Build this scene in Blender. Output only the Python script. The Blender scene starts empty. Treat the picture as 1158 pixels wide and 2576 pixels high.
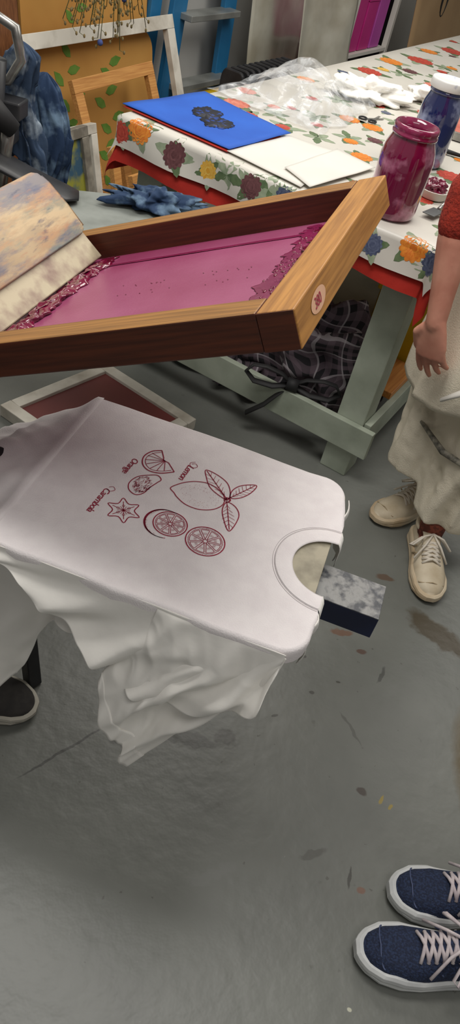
import bpy, random
from mathutils import Vector, Matrix, noise
from math import *
random.seed(4)
col=bpy.context.scene.collection
try:
    bpy.context.scene.view_settings.view_transform='Standard'
except Exception: pass
ZU=Vector((0,0,1))
def lin(c):
    return tuple(((x/255)/12.92 if x/255<=.04045 else ((x/255+.055)/1.055)**2.4) for x in c)+(1,)
# ---------------------------------------------------------------- materials
def mat(name,c1,c2=None,rough=.6,scale=8,metal=0,bump=0,bscale=60,contrast=(.35,.65),alpha=1,trans=0,coat=0,detail=4,sheen=0):
    m=bpy.data.materials.new(name);m.use_nodes=True;nt=m.node_tree;b=nt.nodes['Principled BSDF']
    b.inputs['Roughness'].default_value=rough;b.inputs['Metallic'].default_value=metal
    b.inputs['Alpha'].default_value=alpha;b.inputs['Transmission Weight'].default_value=trans
    b.inputs['Coat Weight'].default_value=coat;b.inputs['Sheen Weight'].default_value=sheen
    tc=nt.nodes.new('ShaderNodeTexCoord')
    n=nt.nodes.new('ShaderNodeTexNoise');n.inputs['Scale'].default_value=scale;n.inputs['Detail'].default_value=detail
    nt.links.new(tc.outputs['Object'],n.inputs['Vector'])
    r=nt.nodes.new('ShaderNodeValToRGB');e=r.color_ramp.elements
    e[0].position,e[1].position=contrast
    e[0].color=lin(c1);e[1].color=lin(c2 or tuple(max(0,x*.88) for x in c1))
    nt.links.new(n.outputs['Fac'],r.inputs['Fac']);nt.links.new(r.outputs['Color'],b.inputs['Base Color'])
    if bump:
        n2=nt.nodes.new('ShaderNodeTexNoise');n2.inputs['Scale'].default_value=bscale;n2.inputs['Detail'].default_value=3
        nt.links.new(tc.outputs['Object'],n2.inputs['Vector'])
        bp=nt.nodes.new('ShaderNodeBump');bp.inputs['Strength'].default_value=bump;bp.inputs['Distance'].default_value=.004
        nt.links.new(n2.outputs['Fac'],bp.inputs['Height']);nt.links.new(bp.outputs['Normal'],b.inputs['Normal'])
    return m
def wood(name,c1,c2,axis,scale=30,rough=.5):
    m=mat(name,c1,c2,rough=rough);nt=m.node_tree
    n=[x for x in nt.nodes if x.type=='TEX_NOISE'][0];tc=[x for x in nt.nodes if x.type=='TEX_COORD'][0]
    q=Vector(axis).normalized().to_track_quat('X','Z').inverted().to_euler()
    mp=nt.nodes.new('ShaderNodeMapping');mp.inputs['Scale'].default_value=(.04,1,1)
    mr=nt.nodes.new('ShaderNodeMapping');mr.inputs['Rotation'].default_value=q
    nt.links.new(tc.outputs['Object'],mr.inputs['Vector']);nt.links.new(mr.outputs['Vector'],mp.inputs['Vector'])
    nt.links.new(mp.outputs['Vector'],n.inputs['Vector']);n.inputs['Scale'].default_value=scale*6;n.inputs['Detail'].default_value=6
    return m
# ---------------------------------------------------------------- mesh builder
WL={}
class MB:
    def __init__(s): s.v=[];s.f=[];s.m=[]
    def add(s,vs,fs,mi=0):
        o=len(s.v);s.v+= [Vector(x) for x in vs];s.f+=[tuple(i+o for i in f) for f in fs];s.m+=[mi]*len(fs);return s
    def box(s,c,ax,ay,az,mi=0):
        c,ax,ay,az=map(Vector,(c,ax,ay,az))
        vs=[c+ax*i+ay*j+az*k for k in(-1,1) for j in(-1,1) for i in(-1,1)]
        return s.add(vs,[(0,2,3,1),(4,5,7,6),(0,1,5,4),(2,6,7,3),(0,4,6,2),(1,3,7,5)],mi)
    def beam(s,p0,p1,w,h,up=ZU,mi=0):
        p0,p1=Vector(p0),Vector(p1);d=(p1-p0);side=d.cross(Vector(up)).normalized();u=side.cross(d).normalized()
        return s.box((p0+p1)/2,d/2,side*w/2,u*h/2,mi)
    def tube(s,pts,rad,seg=10,mi=0,flat=1,up=ZU,closed=False,fold=None):
        pts=[Vector(p) for p in pts];n=len(pts)
        if not hasattr(rad,'__len__'): rad=[rad]*n
        vs=[];fs=[];prev=None
        for i,p in enumerate(pts):
            if closed: d=pts[(i+1)%n]-pts[i-1]
            else: d=pts[min(i+1,n-1)]-pts[max(i-1,0)]
            d.normalize()
            a=prev if prev else (Vector(up) if abs(d.dot(Vector(up)))<.95 else Vector((1,0,0)))
            a=(a-d*a.dot(d)).normalized();b=d.cross(a);prev=a
            r=rad[i];rx,ry=(r if hasattr(r,'__len__') else (r,r*flat))
            for k in range(seg):
                t=2*pi*k/seg;q=1+(fold(t,i/(n-1)) if fold else 0);vs.append(p+b*cos(t)*rx*q+a*sin(t)*ry*q)
        m=n if closed else n-1
        for i in range(m):
            j=(i+1)%n
            for k in range(seg):
                fs.append((i*seg+k,i*seg+(k+1)%seg,j*seg+(k+1)%seg,j*seg+k))
        if not closed:
            fs.append(tuple(range(seg))[::-1]);fs.append(tuple((n-1)*seg+k for k in range(seg)))
        return s.add(vs,fs,mi)
    def lathe(s,c,prof,seg=32,mi=0,x=Vector((1,0,0)),y=Vector((0,1,0)),z=ZU,capb=True,capt=True):
        c=Vector(c);vs=[];fs=[]
        for r,h in prof:
            for k in range(seg):
                t=2*pi*k/seg;vs.append(c+x*cos(t)*r+y*sin(t)*r+z*h)
        for i in range(len(prof)-1):
            for k in range(seg): fs.append((i*seg+k,i*seg+(k+1)%seg,(i+1)*seg+(k+1)%seg,(i+1)*seg+k))
        if capb: fs.append(tuple(range(seg))[::-1])
        if capt: fs.append(tuple((len(prof)-1)*seg+k for k in range(seg)))
        return s.add(vs,fs,mi)
    def grid(s,nu,nv,fn,mi=0):
        vs=[fn(i/(nu-1),j/(nv-1)) for j in range(nv) for i in range(nu)]
        fs=[(j*nu+i,j*nu+i+1,(j+1)*nu+i+1,(j+1)*nu+i) for j in range(nv-1) for i in range(nu-1)]
        return s.add(vs,fs,mi)
    def ball(s,c,r,seg=16,mi=0):
        c=Vector(c);r=r if hasattr(r,'__len__') else (r,r,r);vs=[];fs=[];n=seg//2
        for j in range(n+1):
            a=pi*j/n
            for k in range(seg):
                t=2*pi*k/seg;vs.append(c+Vector((r[0]*sin(a)*cos(t),r[1]*sin(a)*sin(t),r[2]*cos(a))))
        for j in range(n):
            for k in range(seg): fs.append((j*seg+k,(j+1)*seg+k,(j+1)*seg+(k+1)%seg,j*seg+(k+1)%seg))
        return s.add(vs,fs,mi)
    def obj(s,name,mats,parent=None,bevel=0,smooth=False,solid=0,sub=0,remesh=0,**props):
        if not isinstance(mats,(list,tuple)): mats=[mats]
        xs=[p.x for p in s.v];ys=[p.y for p in s.v];zs=[p.z for p in s.v]
        o=Vector(((min(xs)+max(xs))/2,(min(ys)+max(ys))/2,min(zs)))
        me=bpy.data.meshes.new(name);me.from_pydata([tuple(p-o) for p in s.v],[],s.f)
        for m in mats: me.materials.append(m)
        for i,p in enumerate(me.polygons): p.material_index=s.m[i];p.use_smooth=smooth
        me.update()
        ob=bpy.data.objects.new(name,me);col.objects.link(ob);WL[ob.name]=o
        if parent: ob.parent=parent;ob.location=o-WL[parent.name]
        else: ob.location=o
        if remesh:
            m=ob.modifiers.new('r','REMESH');m.mode='VOXEL';m.voxel_size=remesh;m.use_smooth_shade=True
            m=ob.modifiers.new('s','SMOOTH');m.iterations=4;m.factor=.5
        if solid: m=ob.modifiers.new('t','SOLIDIFY');m.thickness=solid;m.offset=0
        if bevel: m=ob.modifiers.new('b','BEVEL');m.width=bevel;m.segments=2;m.limit_method='ANGLE'
        if sub: m=ob.modifiers.new('u','SUBSURF');m.levels=sub;m.render_levels=sub
        for k,v in props.items(): ob[k]=v
        return ob
def empty(name,loc,label,category,**kw):
    e=bpy.data.objects.new(name,None);e.empty_display_size=.05;col.objects.link(e);e.location=loc;WL[e.name]=Vector(loc)
    e['label']=label;e['category']=category
    for k,v in kw.items(): e[k]=v
    return e
def fbm(p,f,s=0): return noise.noise(Vector(p)*f+Vector((s,s*1.7,s*.3)))
def ridge(p,f,s=0): return 1-2*abs(fbm(p,f,s))
def soft(p,f,s=0):
    x=fbm(p,f,s);return 1-2*sqrt(x*x+.012)
def interp(tab,x):
    if x<=tab[0][0]: return tab[0][1]
    for (x0,y0),(x1,y1) in zip(tab,tab[1:]):
        if x<=x1: return y0+(y1-y0)*(x-x0)/(x1-x0)
    return tab[-1][1]
def arcp(cx,cy,r,t0,t1,n): return [(cx+r*cos(t0+(t1-t0)*k/n),cy+r*sin(t0+(t1-t0)*k/n)) for k in range(n+1)]
# ---------------------------------------------------------------- frames of reference
A=Vector((-.577,2.271,0));U=Vector((.38,.925,0)).normalized();V=Vector((U.y,-U.x,0))
TZ=.8
def T(s,w,z=TZ): return A+U*s+V*w+ZU*z
P1=Vector((-.277,1.140,0));E1=Vector((.991,-.134,0)).normalized();EB=Vector((E1.y,-E1.x,0))
def P(a,b,z=.66): return P1+E1*a+EB*b+ZU*z
Q1=Vector((.010,.770,1.115));S1=Vector((.878,-.151,.454)).normalized();S2=Vector((.17,.985,0)).normalized();SN=S1.cross(S2)
def S(a,b,h=0): return Q1+S1*a+S2*b-SN*h
# ---------------------------------------------------------------- colours
m_wall=mat('white_paint',(200,199,194),(190,189,184),rough=.8,scale=2)
m_shirt=mat('white_cotton',(242,236,235),(235,228,228),rough=.95,scale=30,bump=.25,bscale=400,sheen=.2)
m_shirt2=mat('white_cotton_drape',(240,237,230),(234,231,224),rough=.95,scale=12,bump=.25,bscale=30,sheen=.2)
m_print=mat('crimson_print',(142,18,48),(162,36,66),rough=.8,scale=200)
m_woodA=wood('varnished_wood_long',(152,106,50),(120,82,36),S1)
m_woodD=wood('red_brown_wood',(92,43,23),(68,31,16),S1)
m_woodB=wood('varnished_wood_cross',(176,124,60),(142,96,44),S2)
m_pine=wood('pine',(204,150,84),(176,120,62),U,rough=.6)
m_white_wood=mat('worn_white_paint',(205,200,188),(160,152,138),scale=10,rough=.7,contrast=(.45,.75))
m_green_wood=mat('pale_green_painted_wood',(170,178,162),(134,142,126),scale=7,rough=.6,contrast=(.4,.75),detail=6)
m_ink=mat('wet_magenta_ink',(92,6,38),(116,14,54),rough=.16,scale=30,bump=.15,bscale=60,coat=.5)
m_black=mat('black_metal',(28,28,30),(44,44,46),rough=.45,scale=14)
m_dark=mat('dark_rubber',(22,22,24),(34,33,33),rough=.7)
m_chrome=mat('worn_steel',(170,168,162),(120,118,114),rough=.3,metal=.8,scale=20)
m_red=mat('red_fabric',(178,38,24),(150,28,18),rough=.9,scale=10,bump=.2)
m_blue_paper=mat('blue_paper',(30,92,190),(22,80,175),rough=.7,scale=5)
m_paper=mat('white_paper',(216,213,204),(208,204,196),rough=.8,scale=5)
m_navy=mat('navy_paint',(20,32,70),(14,22,52),rough=.3,scale=10)
m_skin=mat('skin',(200,142,120),(180,118,98),rough=.55,scale=14)
m_card=mat('brown_cardboard',(196,148,74),(182,132,62),rough=.85,scale=4)
m_tie=mat('tie_dye_denim_cloth',(44,62,86),(150,162,172),rough=.9,scale=18,contrast=(.50,.66),bump=.3)
m_tie2=mat('tie_dye_dark_cloth',(30,52,82),(104,128,150),rough=.9,scale=22,contrast=(.48,.68),bump=.3)
m_cream=mat('cream_canvas_stained',(222,213,192),(140,128,104),rough=.9,scale=11,contrast=(.58,.82),bump=.3,bscale=250,detail=7)
# ================================================================= ROOM
def stain_floor():
    m=mat('painted_concrete',(117,119,113),(101,103,98),rough=.40,scale=3.6,bump=.45,bscale=26,contrast=(.3,.7),detail=10)
    nt=m.node_tree;b=nt.nodes['Principled BSDF'];N=nt.nodes.new;Lk=nt.links.new
    tc=[x for x in nt.nodes if x.type=='TEX_COORD'][0]
    src=b.inputs['Base Color'].links[0].from_socket
    for sc_,th,c,amt in((55,.71,(74,72,66),.6),(140,.74,(146,146,140),.5),(18,.70,(86,86,80),.45)):
        n=N('ShaderNodeTexNoise');n.inputs['Scale'].default_value=sc_;n.inputs['Detail'].default_value=3;Lk(tc.outputs['Object'],n.inputs['Vector'])
        mr=N('ShaderNodeMapRange');mr.inputs['From Min'].default_value=th;mr.inputs['From Max'].default_value=th+.03;mr.inputs['To Max'].default_value=amt;Lk(n.outputs['Fac'],mr.inputs['Value'])
        mx=N('ShaderNodeMixRGB');Lk(mr.outputs[0],mx.inputs['Fac']);Lk(src,mx.inputs['Color1']);mx.inputs['Color2'].default_value=lin(c);src=mx.outputs[0]
    nz=N('ShaderNodeTexNoise');nz.inputs['Scale'].default_value=28;nz.inputs['Detail'].default_value=5;Lk(tc.outputs['Object'],nz.inputs['Vector'])
    sub=N('ShaderNodeVectorMath');sub.operation='SUBTRACT';sub.inputs[1].default_value=(.5,.5,.5);Lk(nz.outputs['Color'],sub.inputs[0])
    st=[(.62,1.41,.11,.045,-.6,(70,60,42),.9,.07),(.47,1.57,.03,.015,0,(92,66,48),.7,.03),(.36,1.33,.035,.012,.2,(110,72,50),.7,.03),
        (.415,1.283,.015,.01,0,(85,60,50),.8,.02),(.433,.902,.014,.01,0,(60,48,42),.8,.02),(.477,.896,.014,.004,1.2,(150,130,50),.8,.02),
        (.497,.885,.008,.004,1,(150,130,50),.8,.02),(.12,.94,.03,.02,0,(75,74,70),.7,.05),(.468,1.225,.03,.006,1.3,(60,60,58),.7,.03),
        (-.2,.82,.13,.0035,.88,(66,66,64),.8,.012),(-.10,.868,.03,.014,.3,(64,64,60),.7,.03),(.04,.915,.07,.018,.1,(74,74,70),.8,.04),
        (.417,.708,.025,.004,1.6,(58,56,52),.8,.02),(.443,.691,.012,.008,0,(120,80,60),.7,.02),(.341,.736,.035,.008,.5,(78,77,72),.6,.03),
        (.71,1.0,.07,.22,.1,(96,84,58),.9,.02),(.431,.48,.005,.004,0,(190,190,170),.9,.004),(.30,1.12,.008,.006,0,(60,58,54),.8,.01),
        (.22,1.03,.01,.004,.6,(64,62,58),.7,.01),(.152,.647,.06,.02,.4,(122,123,120),.35,.08),(.27,1.22,.006,.005,0,(60,58,54),.8,.01),(.36,1.17,.007,.004,0,(60,58,54),.8,.01),(.40,1.05,.05,.004,2.2,(76,76,72),.6,.02)]
    for x,y,l,w,an,c,amt,na in st:
        sc=N('ShaderNodeVectorMath');sc.operation='SCALE';sc.inputs['Scale'].default_value=na;Lk(sub.outputs[0],sc.inputs[0])
        ad=N('ShaderNodeVectorMath');ad.operation='ADD';Lk(tc.outputs['Object'],ad.inputs[0]);Lk(sc.outputs[0],ad.inputs[1])
        mp=N('ShaderNodeMapping');mp.vector_type='TEXTURE';mp.inputs['Location'].default_value=(x,y,0);mp.inputs['Rotation'].default_value=(0,0,an);mp.inputs['Scale'].default_value=(l,w,1)
        Lk(ad.outputs[0],mp.inputs['Vector'])
        sx=N('ShaderNodeSeparateXYZ');Lk(mp.outputs[0],sx.inputs[0]);cx=N('ShaderNodeCombineXYZ');Lk(sx.outputs[0],cx.inputs[0]);Lk(sx.outputs[1],cx.inputs[1])
        ln=N('ShaderNodeVectorMath');ln.operation='LENGTH';Lk(cx.outputs[0],ln.inputs[0])
        mr=N('ShaderNodeMapRange');mr.inputs['From Min'].default_value=1.0;mr.inputs['From Max'].default_value=.7;mr.inputs['To Max'].default_value=amt
        Lk(ln.outputs['Value'],mr.inputs['Value'])
        mx=N('ShaderNodeMixRGB');Lk(mr.outputs[0],mx.inputs['Fac']);Lk(src,mx.inputs['Color1']);mx.inputs['Color2'].default_value=lin(c);src=mx.outputs[0]
    Lk(src,b.inputs['Base Color']);return m
me=bpy.data.meshes.new('floor');me.from_pydata([(-5,-3,0),(6,-3,0),(6,11,0),(-5,11,0)],[],[(0,1,2,3)]);me.materials.append(stain_floor())
fo=bpy.data.objects.new('floor',me);col.objects.link(fo);fo['kind']='structure'
b=MB();b.box(T(2,-1.11,1.35),U*4.6,V*.05,ZU*1.35);b.obj('wall_back',m_wall,kind='structure')
b=MB();b.box(T(6.65,2,1.35),U*.05,V*3.15,ZU*1.35);b.obj('wall_far',m_wall,kind='structure')
b=MB();b.box(T(2,-1.05,.05),U*4.6,V*.008,ZU*.05);b.obj('baseboard_back',m_wall,kind='structure')
# ================================================================= WORK TABLE
W=.97;LT=3.4
tbl=empty('work_table',T(1.7,.485,0),'long wooden work table on pale green painted legs','table')
b=MB();b.box(T(LT/2,W/2,TZ-.035),U*(LT/2-.02),V*(W/2-.02),ZU*.02);b.obj('table_top',m_pine,tbl,bevel=.003)
for s_,w_ in((.11,.90),(.11,.07),(3.25,.90),(3.25,.07)):
    b=MB();b.beam(T(s_,w_,0),T(s_,w_,.744),.09,.09,up=U);b.obj('leg',m_green_wood,tbl,bevel=.003)
b=MB();b.beam(T(.053,-.02,.155),T(.053,.99,.155),.022,.095);b.obj('stretcher',m_green_wood,tbl,bevel=.002)
b=MB();b.beam(T(.07,.957,.165),T(3.3,.957,.165),.022,.09);b.obj('stretcher',m_green_wood,tbl,bevel=.002)
b=MB();b.beam(T(.16,.02,.155),T(3.2,.02,.155),.022,.09);b.obj('stretcher',m_green_wood,tbl,bevel=.002)
b=MB();b.beam(T(3.3,.045,.155),T(3.3,.94,.155),.022,.095);b.obj('stretcher',m_green_wood,tbl,bevel=.002)
def cloth_map(off,z0,flare):
    def M(s,w,lift=0):
        ds=max(0,-s)+max(0,s-LT);dw=max(0,w-W)+max(0,-w)
        cs=min(max(s,0),LT);cw=min(max(w,0),W)
        drop=hypot(ds,dw)
        so=-1 if s<0 else 1;wo=1 if w>W else -1
        wv=.012*sin(s*23+w*19)*min(1,drop*9)
        k=flare+ (wv if drop>0 else 0)/max(drop,.03)
        o=min(drop,.012)
        p=T(cs,cw,z0)
        if drop>0:
            p+=U*so*(ds/drop)*(o*.6+off+k*drop+lift)+V*wo*(dw/drop)*(o*.6+off+k*drop+lift)
            p.z-=max(0,drop-o*.4)
        else: p.z+=lift
        return p
    return M
def drape_cloth(z0,over,overw,flare,off):
    M=cloth_map(off,z0,flare)
    ss=[-over+over*i/8 for i in range(8)]+[0]+[LT*i/40 for i in range(1,41)]+[LT+over*i/6 for i in range(1,7)]
    ws=[-overw+overw*i/6 for i in range(6)]+[0]+[W*i/20 for i in range(1,21)]+[W+overw*i/8 for i in range(1,9)]
    b=MB();n=len(ss)
    vs=[M(s,w) for w in ws for s in ss]
    fs=[(j*n+i,j*n+i+1,(j+1)*n+i+1,(j+1)*n+i) for j in range(len(ws)-1) for i in range(n-1)]
    b.add(vs,fs);return b,M
b,M=drape_cloth(TZ-.006,.125,.16,.10,.001)
b.obj('tablecloth',m_red,smooth=True,label='plain red under-cloth hanging below the floral cloth',category='tablecloth')
b,M=drape_cloth(TZ,.088,.088,.14,.006)
m_fc=mat('cream_oilcloth',(206,202,192),(196,191,182),rough=.35,scale=3,bump=.1,bscale=12)
PC={'o':[(206,108,34),(228,146,54)],'r':[(164,50,38),(196,78,60)],'p':[(196,100,86),(214,140,118)],'y':[(212,156,52),(226,188,92)],'d':[(84,50,52),(112,72,74)],'b':[(58,66,92),(92,100,124)]}
fm=[m_fc];idx={}
for k,(c1,c2) in PC.items():
    idx[k]=len(fm);fm.append(mat('petal_'+k,c1,c2,rough=.4,scale=60));fm.append(mat('petal_inner_'+k,c2,c1,rough=.4,scale=60))
gi=len(fm);fm.append(mat('leaf_green',(78,98,66),(104,122,86),rough=.4,scale=50));fm.append(mat('leaf_grey_green',(128,142,116),(150,160,134),rough=.4,scale=50))
def poly(pts,mi,l):
    c=len(pts);cs=sum(p[0] for p in pts)/c;cw=sum(p[1] for p in pts)/c
    vs=[M(cs,cw,l)]+[M(s,w,l) for s,w in pts]
    b.add(vs,[(0,1+(i+1)%c,1+i) for i in range(c)],mi)
def leaf(s,w,an,ln,wd,mi,l):
    pts=[]
    for k in range(12):
        t=k/6 if k<=6 else (12-k)/6;sg=1 if k<=6 else -1
        x=t*ln;y=sg*wd*sin(pi*min(1,t))**.8*(1+.25*(k%2))
        pts.append((s+x*cos(an)-y*sin(an),w+x*sin(an)+y*cos(an)))
    poly(pts,mi,l)
def bloom(s,w,r,k,leaves=4):
    r*=.9;a0=random.random()*6
    for i in range(leaves):
        leaf(s,w,a0+i*6.28/leaves+random.uniform(-.4,.4),r*random.uniform(1.5,1.9),r*.34,gi+(i%2),.0005)
    for l,(rr,n,mi) in enumerate(((r,13,idx[k]),(r*.8,11,idx[k]+1),(r*.62,9,idx[k]),(r*.44,7,idx[k]+1),(r*.28,5,idx[k]))):
        pts=[]
        for q in range(n*4):
            t=q/(n*4)*2*pi;j=.84+.16*abs(sin(n*t/2+l));pts.append((s+rr*j*cos(t+a0),w+rr*j*sin(t+a0)))
        poly(pts,mi,.0008+.0002*l)
FB=[(-.02,.074,.045,'o'),(.38,.179,.045,'r'),(.45,.10,.05,'p'),(1.451,.119,.06,'r'),(1.756,.086,.06,'o'),(1.972,.14,.07,'r'),(2.424,.139,.07,'r'),(2.23,.084,.05,'o'),
 (.736,.371,.042,'o'),(.743,.455,.042,'o'),(.424,.563,.040,'o'),(.423,.80,.05,'r'),(-.02,.92,.042,'o'),(.568,.80,.05,'r'),(.607,.04,.04,'p'),(-.04,.45,.036,'d'),(-.045,.20,.04,'d'),
 (-.05,.66,.035,'r'),(.87,.60,.05,'p'),(1.05,.72,.06,'o'),(.2,.66,.03,'r'),(1.3,.30,.05,'o'),(1.6,.36,.06,'p'),(1.9,.42,.06,'o'),(2.2,.34,.06,'r'),(1.15,.50,.05,'r'),(2.6,.3,.06,'o'),(.25,.93,.045,'y'),(-.05,.82,.03,'b'),(-.035,.985,.04,'b'),
 (1.75,.62,.06,'o'),(1.45,.80,.06,'r'),(2.1,.7,.06,'p'),(2.6,.7,.06,'o'),(3.0,.4,.06,'r'),(3.1,.85,.06,'o'),(-.05,.31,.03,'y'),(-.03,.55,.03,'b'),(1.0,.06,.04,'o'),(-.05,.01,.035,'r'),(.62,.52,.03,'d'),(1.7,.2,.04,'d')]
for q in FB: bloom(*q)
for s_,w_ in((.442,.402),(.417,.302),(.5,.22),(.62,.30),(.55,.46),(.9,.25),(1.2,.14),(1.6,.2),(.3,.70),(.9,.48),(1.4,.5),(-.04,.37),(-.03,.50),(.15,.76),(.68,.62),(.5,.9),(-.03,.75),(2.0,.25),(1.75,.3),(.14,.95)):
    a0=random.random()*6
    for i in range(5): leaf(s_,w_,a0+i*1.25,random.uniform(.04,.07),.012,gi+1-(i%3==0),.0004)
got=[(q[0],q[1],q[2]) for q in FB];tries=0;made=0
while made<70 and tries<4000:
    tries+=1;s_=random.uniform(.02,3.3);w_=random.uniform(.02,.95)
    if min(hypot(s_-a,w_-c)-r for a,c,r in got)<.045: continue
    made+=1;got.append((s_,w_,.02))
    bloom(s_,w_,random.uniform(.02,.032),random.choice('oroyprbd'),3)
b.obj('tablecloth',fm,smooth=True,label='white floral oilcloth with orange and red flowers on the table',category='tablecloth')
def sheet(corn,z,th,m,name,label,cat,wob=.003,seed=1,n=14,extra=None):
    b=MB();c=[Vector(p) for p in corn]
    def f(u,v):
        p=c[0].lerp(c[1],u).lerp(c[3].lerp(c[2],u),v);q=T(p.x,p.y,z);q.z+=wob*(1+fbm(q,9,seed));return q
    b.grid(n,n,f)
    if extra: extra(b,f)
    return b.obj(name,m,smooth=True,solid=th,label=label,category=cat)
sheet([(.034,-.03),(.026,.334),(.30,.35),(.35,.02)],TZ+.0045,.001,m_red,'paper_sheet','red backing sheet under the blue sheet on the table','paper',wob=.001)
m_blkprint=mat('black_print_on_blue',(12,16,30),(22,60,140),rough=.6,scale=70,contrast=(.56,.62))
def pr(b,f):
    N_=120
    for cu,cv,ru,rv,sd in((.55,.40,.17,.115,1),(.44,.60,.16,.12,6)):
        pts=[]
        for k in range(N_):
            t=2*pi*k/N_;j=1+.35*fbm((cos(t),sin(t),sd),1.6)+.16*fbm((cos(t),sin(t),sd),7)
            pts.append(f(cu+ru*j*cos(t),cv+rv*j*sin(t)))
        c=sum(pts,Vector())/N_
        b.add([c+ZU*.0015]+[p+ZU*.0015 for p in pts],[(0,1+k,1+(k+1)%N_) for k in range(N_)],1)
sheet([(.04,-.035),(.405,.004),(.346,.356),(.035,.333)],TZ+.008,.002,[m_blue_paper,m_blkprint],'paper_sheet','bright blue sheet with a black painted print on the table','paper',extra=pr)
sheet([(.03,.33),(.335,.357),(.37,.53),(.0,.58)],TZ+.0045,.0012,m_paper,'paper_sheet','blank white paper sheet lying on the floral cloth','paper',wob=.002,seed=3)
sheet([(.07,.49),(.375,.50),(.35,.64),(.01,.60)],TZ+.0085,.0012,m_paper,'paper_sheet','blank white paper sheet lying on the floral cloth','paper',wob=.002,seed=7)
def bagmat():
    m=mat('clear_plastic',(238,240,242),(226,230,234),rough=.10,alpha=.25,scale=8,bump=.9,bscale=22,coat=.6);nt=m.node_tree;b=nt.nodes['Principled BSDF']
    tc=[x for x in nt.nodes if x.type=='TEX_COORD'][0];n=nt.nodes.new('ShaderNodeTexNoise');n.inputs['Scale'].default_value=14;n.inputs['Distortion'].default_value=1.5;nt.links.new(tc.outputs['Object'],n.inputs['Vector'])
    mr=nt.nodes.new('ShaderNodeMapRange');mr.inputs['From Min'].default_value=.45;mr.inputs['From Max'].default_value=.7;mr.inputs['To Min'].default_value=.16;mr.inputs['To Max'].default_value=.55
    nt.links.new(n.outputs['Fac'],mr.inputs['Value']);nt.links.new(mr.outputs[0],b.inputs['Alpha']);return m
b=MB()
def bagf(u,v):
    s=.46+.50*u;w=-.01+.42*v-.04*u
    e=min(1,4*min(u,1-u,v,1-v)+.02)
    h=.006+e*(.014+.06*abs(fbm((u*2.4,v*2.4,0),2.2,3))+.03*max(0,sin(pi*u)*sin(pi*v))+.075*u*v)+.016*fbm((u,v,0),11,2)*e
    return T(s+.03*fbm((u,v,0),6,7),w+.03*fbm((u,v,1),6,9),TZ+max(.004,h))
b.grid(60,44,bagf);b.obj('plastic_bag',bagmat(),smooth=False,label='crumpled clear plastic bag lying on the floral tablecloth',category='plastic bag')
def crumple(name,m,c,r,label,cat,amp=.35,f=14,seed=0,zmin=None,ax=0,parent=None,n=48,rf=ridge,**kw):
    b=MB();c=Vector(c);ca,sa=cos(ax),sin(ax);vs=[];fs=[];nn=n//2
    for j in range(nn+1):
        a=pi*j/nn
        for k in range(n):
            t=2*pi*k/n;d=Vector((sin(a)*cos(t),sin(a)*sin(t),cos(a)))
            q=rf((d.x*r[0],d.y*r[1],d.z*r[2]),f,seed);q3=rf((d.x*r[0],d.y*r[1],d.z*r[2]),f*2.3,seed+9)
            q2=fbm((d.x,d.y,d.z),2.1,seed+3)
            k_=1+amp*(q-.6)+amp*.35*(q3-.6)+amp*.7*q2
            p=Vector((d.x*r[0]*k_,d.y*r[1]*k_,d.z*r[2]*k_));p=Vector((p.x*ca-p.y*sa,p.x*sa+p.y*ca,p.z))+c
            if zmin is not None: p.z=max(p.z,zmin)
            vs.append(p)
    for j in range(nn):
        for k in range(n): fs.append((j*n+k,(j+1)*n+k,(j+1)*n+(k+1)%n,j*n+(k+1)%n))
    b.add(vs,fs)
    if parent: return b.obj(name,m,parent,smooth=True,**kw)
    return b.obj(name,m,smooth=True,label=label,category=cat,**kw)
crumple('cloth',m_shirt2,T(1.06,.29,TZ+.025),(.15,.09,.035),'crumpled white cotton cloth on the floral tablecloth','cloth',amp=.5,zmin=TZ+.003,ax=.2,seed=2,n=72)
crumple('cloth',m_shirt2,T(1.28,.42,TZ+.025),(.06,.045,.03),'small wadded white rag beside the blue ink jar','cloth',amp=.5,zmin=TZ+.003,ax=.6,seed=9)
def jar(c,r,h,rn,mats,label,lid=None):
    c=Vector(c);e=empty('jar',c,label,'jar')
    b=MB();pr=[(r*.82,0),(r*.95,.008),(r*.98,h*.1),(r,h*.45),(r*1.0,h*.66),(r*.93,h*.76),(rn*1.0,h*.85),(rn*.96,h*.9)]
    b.lathe(c,pr,40,capt=False);b.obj('body',mats[0],e,smooth=True)
    b=MB();b.lathe(c,[(rn*.97,h*.88),(rn*1.05,h*.885),(rn*1.05,h*.91),(rn*.99,h*.92),(rn*1.03,h*.94),(rn*1.03,h*.985),(rn*.97,h),(rn*.88,h),(rn*.86,h*.9),(rn*.86,h*.5)],40,capt=True,capb=False)
    b.obj('rim',mats[1],e,smooth=True)
    if lid:
        b=MB();b.lathe(c,[(rn*1.1,h*.93),(rn*1.14,h*.935),(rn*1.14,h*1.02),(rn*1.1,h*1.04),(rn*.98,h*1.04),(rn*.94,h*1.03)],40);b.obj('lid',lid,e,smooth=True,label='white metal screw lid smeared with blue ink')
    return e
m_jm=mat('magenta_smeared_glass',(108,12,54),(190,120,148),rough=.08,scale=15,contrast=(.52,.70),coat=.9,detail=7)
m_jm2=mat('magenta_glass_rim',(104,14,52),(140,40,80),rough=.12,scale=20,coat=.8)
m_jn=mat('navy_smeared_glass',(26,34,82),(150,158,188),rough=.08,scale=15,contrast=(.50,.68),coat=.9,detail=7)
m_lid=mat('white_lid_smeared',(226,226,222),(130,140,170),rough=.35,scale=26,contrast=(.60,.72))
jar(T(.085,.80,TZ+.0015),.067,.218,.054,(m_jm,m_jm2),'large glass jar smeared inside with magenta ink')
jar(T(.583,.70,TZ+.0015),.06,.225,.048,(m_jn,m_jn),'glass jar of navy blue ink with a white lid',lid=m_lid)
d=empty('dish',T(.33,.83,TZ+.002),'small white round tub holding lumps of magenta ink','dish')
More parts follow.
